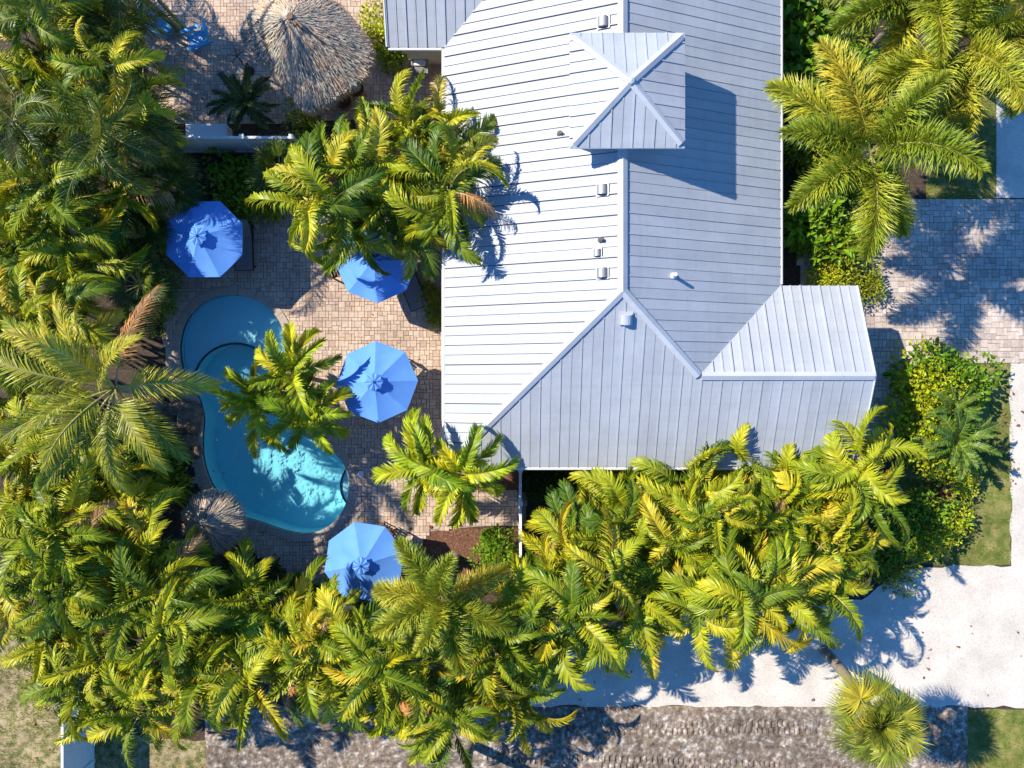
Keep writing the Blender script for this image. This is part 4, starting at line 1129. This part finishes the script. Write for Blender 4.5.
row([(80, 695), (138, 706), (192, 684), (246, 682), (300, 676), (352, 690), (402, 706), (455, 716), (512, 690)], 'in the hedge row nearest the dirt road', 'areca', (3.6, 4.8), 'palms of the road hedge front row', seed=1)
row([(38, 628), (92, 636), (148, 640), (203, 632), (256, 636), (306, 644), (346, 664), (392, 668), (486, 650), (533, 632)], 'in the second hedge row from the dirt road', 'areca', (4.4, 5.6), 'palms of the road hedge second row', seed=2)
row([(10, 575), (62, 585), (112, 600), (158, 614)], 'in the thicket row just above the road hedge', 'areca', (4.4, 5.8), 'palms of the left thicket lower row', seed=3)
row([(18, 522), (66, 534), (100, 552), (122, 574)], 'in the thicket row level with the small thatched parasol', 'areca', (4.4, 5.6), 'palms of the left thicket middle row', seed=4)
row([(12, 465), (60, 476), (96, 502)], 'in the thicket row just below the tall coconut palm', 'areca', (4.0, 5.0), 'palms of the left thicket upper row', seed=5)
row([(8, 395), (14, 330), (52, 318)], 'among palms left of the tall coconut palm', 'areca', (4.0, 5.0), 'palms at the left edge', seed=6)
row([(8, 248), (42, 264), (74, 254)], 'in the row level with the half shaded parasol', 'areca', (3.6, 4.4), 'palms left of the half shaded parasol', seed=7)
row([(12, 180), (54, 192), (96, 184)], 'in the row level with the shaded white fence', 'areca', (4.4, 5.2), 'palms left of the white fence', seed=8)
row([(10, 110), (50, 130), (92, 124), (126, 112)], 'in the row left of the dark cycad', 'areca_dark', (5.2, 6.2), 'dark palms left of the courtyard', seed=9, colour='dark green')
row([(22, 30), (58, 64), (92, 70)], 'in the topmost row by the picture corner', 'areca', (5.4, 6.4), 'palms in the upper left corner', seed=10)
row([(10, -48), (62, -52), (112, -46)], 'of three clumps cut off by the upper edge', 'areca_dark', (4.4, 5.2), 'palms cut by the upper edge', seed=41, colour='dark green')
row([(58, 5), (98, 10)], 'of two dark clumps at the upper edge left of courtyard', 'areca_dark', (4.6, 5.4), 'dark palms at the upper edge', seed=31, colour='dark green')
row([(584, 540), (618, 524), (660, 514), (704, 492), (748, 488), (796, 506), (836, 506), (872, 474)], 'in the bed row along the lower eave', 'areca', (2.8, 3.6), 'palms of the eave row', seed=11)
row([(574, 572), (616, 560), (664, 552), (716, 545), (766, 546), (812, 544), (846, 546)], 'in the middle row of the bed below the house', 'areca', (4.2, 5.2), 'palms of the middle bed row', seed=12)
row([(576, 618), (622, 628), (652, 606), (700, 606), (742, 604), (784, 600), (824, 592)], 'in the bed row beside the white shell yard', 'areca', (4.2, 5.4), 'palms of the shell yard row', seed=13)
row([(332, 194), (368, 156), (352, 200), (402, 130), (404, 170), (438, 146), (438, 190), (398, 198)], 'in the big clump between house and courtyard', 'areca', (4.2, 5.4), 'palms of the clump between house and courtyard', seed=14)

palm('coconut_palm', 'tall coconut palm with long feathery fronds left of the pool', 'palm', 114, 388, 6.2, 'coco', 19, lean=(0.5, 0.2), dead=1, rad=(0.17, 0.12), az=[95, 250, 20, 140, 200, 310, 98, 170, 225, 122, 5, 285, 150, 120, 185, 240, 318, 265, 57], roll=0.5)
palm('coconut_palm', 'tall coconut palm mostly beyond the upper left picture corner', 'palm', 6, -70, 8.0, 'coco', 16, rad=(0.2, 0.13), scale=0.78)
palm('foxtail_palm', 'bushy foxtail palm reaching over the roof edge above the driveway', 'palm', 871, 152, 6.0, 'foxtail', 9, 'foxtail palms', rad=(0.17, 0.1), lean=(-1.2, -0.8), scale=1.1, az=[60, 330, 168, 115, 28, 211, 297, 270, 140], roll=0.15)
palm('foxtail_palm', 'bushy foxtail palm at the upper edge above the small lawn', 'palm', 956, 48, 6.4, 'foxtail', 9, 'foxtail palms', rad=(0.17, 0.1), lean=(-1.2, -0.8), scale=1.1)
palm('foxtail_palm', 'bushy foxtail palm cut by the upper right picture corner', 'palm', 1016, 14, 6.2, 'foxtail', 9, 'foxtail palms', rad=(0.17, 0.1), lean=(-1.2, -0.8))
palm('foxtail_palm', 'bushy foxtail palm at the upper edge beside the leafy shrubs', 'palm', 918, -6, 6.0, 'foxtail', 8, 'foxtail palms', rad=(0.17, 0.1), lean=(-1.2, -0.8), scale=1.0)
palm('foxtail_palm', 'bushy foxtail palm rising from the hedge right of the lowest parasol', 'palm', 442, 596, 5.6, 'foxtail', 10, 'foxtail palms', rad=(0.2, 0.12), scale=0.82, az=[80, 250, 128, 205, 285, 335, 20, 235, 305, 178], roll=0.15)
palm('christmas_palm', 'bright green short palm over the pool, upper one of three', 'palm', 290, 372, 2.7, 'adonidia', 12, 'three short palms over the pool', scale=0.96, rad=(0.1, 0.07), lean=(-0.9, 0.4))
palm('christmas_palm', 'bright green short palm over the pool, lower left one of three', 'palm', 258, 402, 2.5, 'adonidia', 12, 'three short palms over the pool', scale=0.96, rad=(0.1, 0.07), lean=(-1.4, 0.1))
palm('christmas_palm', 'bright green short palm over the pool, lower right one of three', 'palm', 308, 416, 2.5, 'adonidia', 12, 'three short palms over the pool', scale=0.96, rad=(0.1, 0.07), lean=(-0.5, -0.2))
palm('christmas_palm', 'bright green short palm on the patio corner, left one of two', 'palm', 424, 466, 3.6, 'adonidia', 11, 'short palms at the patio corner', rad=(0.1, 0.07))
palm('christmas_palm', 'bright green short palm touching the roof corner, right one of two', 'palm', 462, 474, 3.9, 'adonidia', 11, 'short palms at the patio corner', rad=(0.1, 0.07))
c1 = P(877, 722, 5.5); b1 = P(824, 650, 0)
palm('sabal_palm', 'round fan palm on a leaning trunk at the dirt road', 'palm', 877, 722, 5.5, 'sabal', 32, rad=(0.21, 0.16), lean=(c1.x - b1.x, c1.y - b1.y), scale=0.98)
c1 = P(452, 830, 6.5); b1 = P(470, 742, 0)
palm('coconut_palm', 'palm trunk leaving the picture at the lower edge', 'palm', 452, 830, 6.5, 'coco', 8, rad=(0.2, 0.14), lean=(c1.x - b1.x, c1.y - b1.y), scale=0.45)
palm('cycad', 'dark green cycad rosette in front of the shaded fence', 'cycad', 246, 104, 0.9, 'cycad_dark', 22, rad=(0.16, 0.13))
palm('cycad', 'glossy green cycad on the right lawn edge, lower of two', 'cycad', 956, 440, 1.3, 'cycad', 36, 'cycads in the right bed', rad=(0.16, 0.13), scale=1.1)
palm('cycad', 'glossy green cycad in the right bed, upper of two', 'cycad', 952, 408, 1.2, 'cycad', 30, 'cycads in the right bed', rad=(0.16, 0.13), scale=0.8)
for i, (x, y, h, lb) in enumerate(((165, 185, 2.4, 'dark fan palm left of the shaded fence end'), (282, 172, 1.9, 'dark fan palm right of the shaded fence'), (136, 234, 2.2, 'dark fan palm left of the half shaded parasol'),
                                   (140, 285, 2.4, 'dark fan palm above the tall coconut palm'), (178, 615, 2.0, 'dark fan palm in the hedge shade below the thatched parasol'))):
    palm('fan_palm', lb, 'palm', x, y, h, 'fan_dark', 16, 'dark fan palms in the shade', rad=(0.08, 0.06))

# ------------------------------------------------------------------ shrubs
def foliage_mesh(name, matn, n, L, wr, seed, squash=0.75):
    rng = random.Random(seed); mb = MB()
    lobes = [(Vector((rng.uniform(-0.5, 0.5), rng.uniform(-0.5, 0.5), rng.uniform(0.25, 0.75) * squash)), rng.uniform(0.32, 0.55)) for _ in range(9)]
    for _ in range(n):
        c, r_ = rng.choice(lobes)
        d = Vector((rng.gauss(0, 1), rng.gauss(0, 1), rng.gauss(0.25, 0.8))).normalized()
        p = c + d * r_ * rng.uniform(0.55, 1.0); p.z = max(0.03, p.z)
        dd = (d + Vector((rng.gauss(0, 0.5), rng.gauss(0, 0.5), rng.gauss(0.1, 0.4)))).normalized()
        leaf(mb, p, dd, L * rng.uniform(0.6, 1.3), wr, rng)
    return mb.mesh(name, M[matn])
def rosette_mesh(name, matn, n, L, seed, wr=0.14):
    rng = random.Random(seed); mb = MB()
    for i in range(n):
        a = i * 2.4 + rng.uniform(-0.2, 0.2); e = R(rng.uniform(5, 75)); d = Vector((math.cos(a) * math.cos(e), math.sin(a) * math.cos(e), math.sin(e)))
        sd = Vector((-math.sin(a), math.cos(a), 0)); l = L * rng.uniform(0.7, 1.1); w = l * wr
        b = Vector((0, 0, 0.12)); m1 = b + d * l * 0.5; t = b + d * l - Vector((0, 0, l * 0.25))
        mb.add([b - sd * w * 0.3, b + sd * w * 0.3, m1 + sd * w * 0.5, m1 - sd * w * 0.5, t], [(0, 1, 2, 3), (3, 2, 4)])
    return mb.mesh(name, M[matn])
FO = {}
for k, (mt, n, L, wr) in {'green': ('shrub_green', 900, 0.16, 0.5), 'dark': ('shrub_dark', 800, 0.17, 0.5), 'yellow': ('shrub_yellow', 1300, 0.10, 0.6), 'mixed': ('shrub_mixed', 1000, 0.14, 0.4), 'broad': ('shrub_green', 420, 0.30, 0.42), 'magenta': ('magenta', 60, 0.4, 0.2)}.items():
    FO[k] = [foliage_mesh(k + '_foliage', mt, n, L, wr, 40 + j * 7 + len(k)) for j in range(3)]
FO['cordyline'] = [rosette_mesh('cordyline_leaves', 'magenta', 34, 0.75, 3)]
FO['redtip'] = [rosette_mesh('red_leaves', 'red_new', 22, 0.7, 4)]
mb = MB()
for k in range(5):
    a = k * 1.257; mb.tube([(0, 0, 0), (0.15 * math.cos(a), 0.15 * math.sin(a), 0.3), (0.35 * math.cos(a), 0.35 * math.sin(a), 0.55)], [0.035, 0.025, 0.012], 5)
STEM = mb.mesh('shrub_stem', M['post'])
srng = random.Random(9)
def shrub(px, py, kind, size, label, group=None, zpx=0.6, name='shrub', cat='shrub', hs=1.0):
    h = size * zpx * hs
    c = P(px, py, h); r = thing(name, label, cat, (c.x, c.y, 0), srng.uniform(0, 6.28), group)
    link('foliage', srng.choice(FO[kind]), r, (0, 0, 0), None, (size, size, size * hs))
    link('stem', STEM, r, (0, 0, -0.02), None, (size, size, size * hs))
def shrubs(lst, text, group, colour):
    for i, (x, y, k, s) in enumerate(lst):
        pos = 'topmost' if i == 0 else ('lowest' if i == len(lst) - 1 else ORD[i] + ' from top')
        shrub(x, y, k, s, '%s shrub, %s %s' % (colour, pos, text), group)
shrubs([(810, 8, 'broad', 2.2), (816, 42, 'broad', 2.1), (834, 62, 'green', 1.9), (814, 85, 'broad', 1.9), (826, 108, 'green', 1.6)], 'of the leafy row right of the roof', 'leafy shrubs right of the roof', 'bright green')
shrubs([(820, 150, 'mixed', 1.5), (820, 190, 'green', 1.5), (826, 228, 'broad', 1.6), (836, 250, 'mixed', 1.3), (852, 238, 'yellow', 1.1), (860, 268, 'mixed', 1.2), (834, 276, 'yellow', 1.1), (866, 292, 'mixed', 1.0)], 'in the bed between roof and driveway', 'shrubs between roof and driveway', 'yellowish')
shrubs([(842, 20, 'mixed', 1.6), (852, 75, 'mixed', 1.6), (845, 110, 'green', 1.5), (905, 95, 'green', 1.4), (838, 140, 'broad', 1.3), (852, 168, 'mixed', 1.3), (838, 200, 'green', 1.3), (872, 190, 'yellow', 1.1)], 'under the foxtail palms', 'shrubs under the foxtail palms', 'mixed green')
shrubs([(938, 376, 'green', 1.6), (960, 376, 'green', 1.6), (926, 392, 'yellow', 1.8), (938, 404, 'yellow', 1.7), (926, 424, 'yellow', 1.8), (940, 444, 'yellow', 1.6)], 'of the rounded hedge at the driveway corner', 'shrubs of the driveway corner hedge', 'yellow-green')
shrubs([(958, 480, 'yellow', 1.0), (940, 512, 'green', 1.4), (946, 522, 'yellow', 1.1), (926, 528, 'mixed', 1.4), (932, 545, 'yellow', 1.1), (908, 548, 'green', 1.4), (900, 572, 'mixed', 1.1)], 'in the bed left of the right lawn strip', 'shrubs left of the right lawn strip', 'small leaved')
shrub(386, 28, 'yellow', 1.35, 'bright yellow-green shrub between the thatched hut and upper left eave', zpx=0.6)
shrub(394, 52, 'green', 0.9, 'small bright shrub below the eave corner near the lounge chair')
shrubs([(300, 118, 'mixed', 1.0), (300, 165, 'green', 1.3), (225, 178, 'green', 1.4), (258, 190, 'mixed', 1.4), (240, 205, 'green', 1.0)], 'around the shaded white fence', 'shrubs around the shaded fence', 'dark green')
shrubs([(140, 240, 'green', 1.5), (158, 265, 'mixed', 1.3), (150, 310, 'green', 1.2), (135, 455, 'green', 1.5), (155, 480, 'mixed', 1.4)], 'in the shade left of the pool', 'shaded shrubs left of the pool', 'very dark green')
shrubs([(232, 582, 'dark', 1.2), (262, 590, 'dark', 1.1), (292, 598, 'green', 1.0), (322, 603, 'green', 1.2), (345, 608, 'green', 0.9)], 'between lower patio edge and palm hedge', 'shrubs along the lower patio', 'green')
shrubs([(434, 290, 'mixed', 0.8), (438, 312, 'mixed', 0.7)], 'against the left house wall', 'shrubs against the left house wall', 'olive green')
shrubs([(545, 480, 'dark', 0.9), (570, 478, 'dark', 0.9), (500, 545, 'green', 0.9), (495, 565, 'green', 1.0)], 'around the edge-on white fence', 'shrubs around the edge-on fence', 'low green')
shrubs([(40, 690, 'mixed', 0.9), (20, 660, 'mixed', 0.7)], 'on the dry grass at the lower left', 'shrubs on the dry grass', 'straggly')
shrub(940, 497, 'cordyline', 1.2, 'purple red strappy plant in the right bed', name='cordyline', cat='plant', zpx=0.3)
shrub(872, 428, 'redtip', 1.3, 'reddish brown strappy plant at the lower right roof corner', name='cordyline', cat='plant', zpx=1.8)
shrub(205, 190, 'magenta', 0.8, 'small magenta plant below the shaded white fence', name='bromeliad', cat='plant')
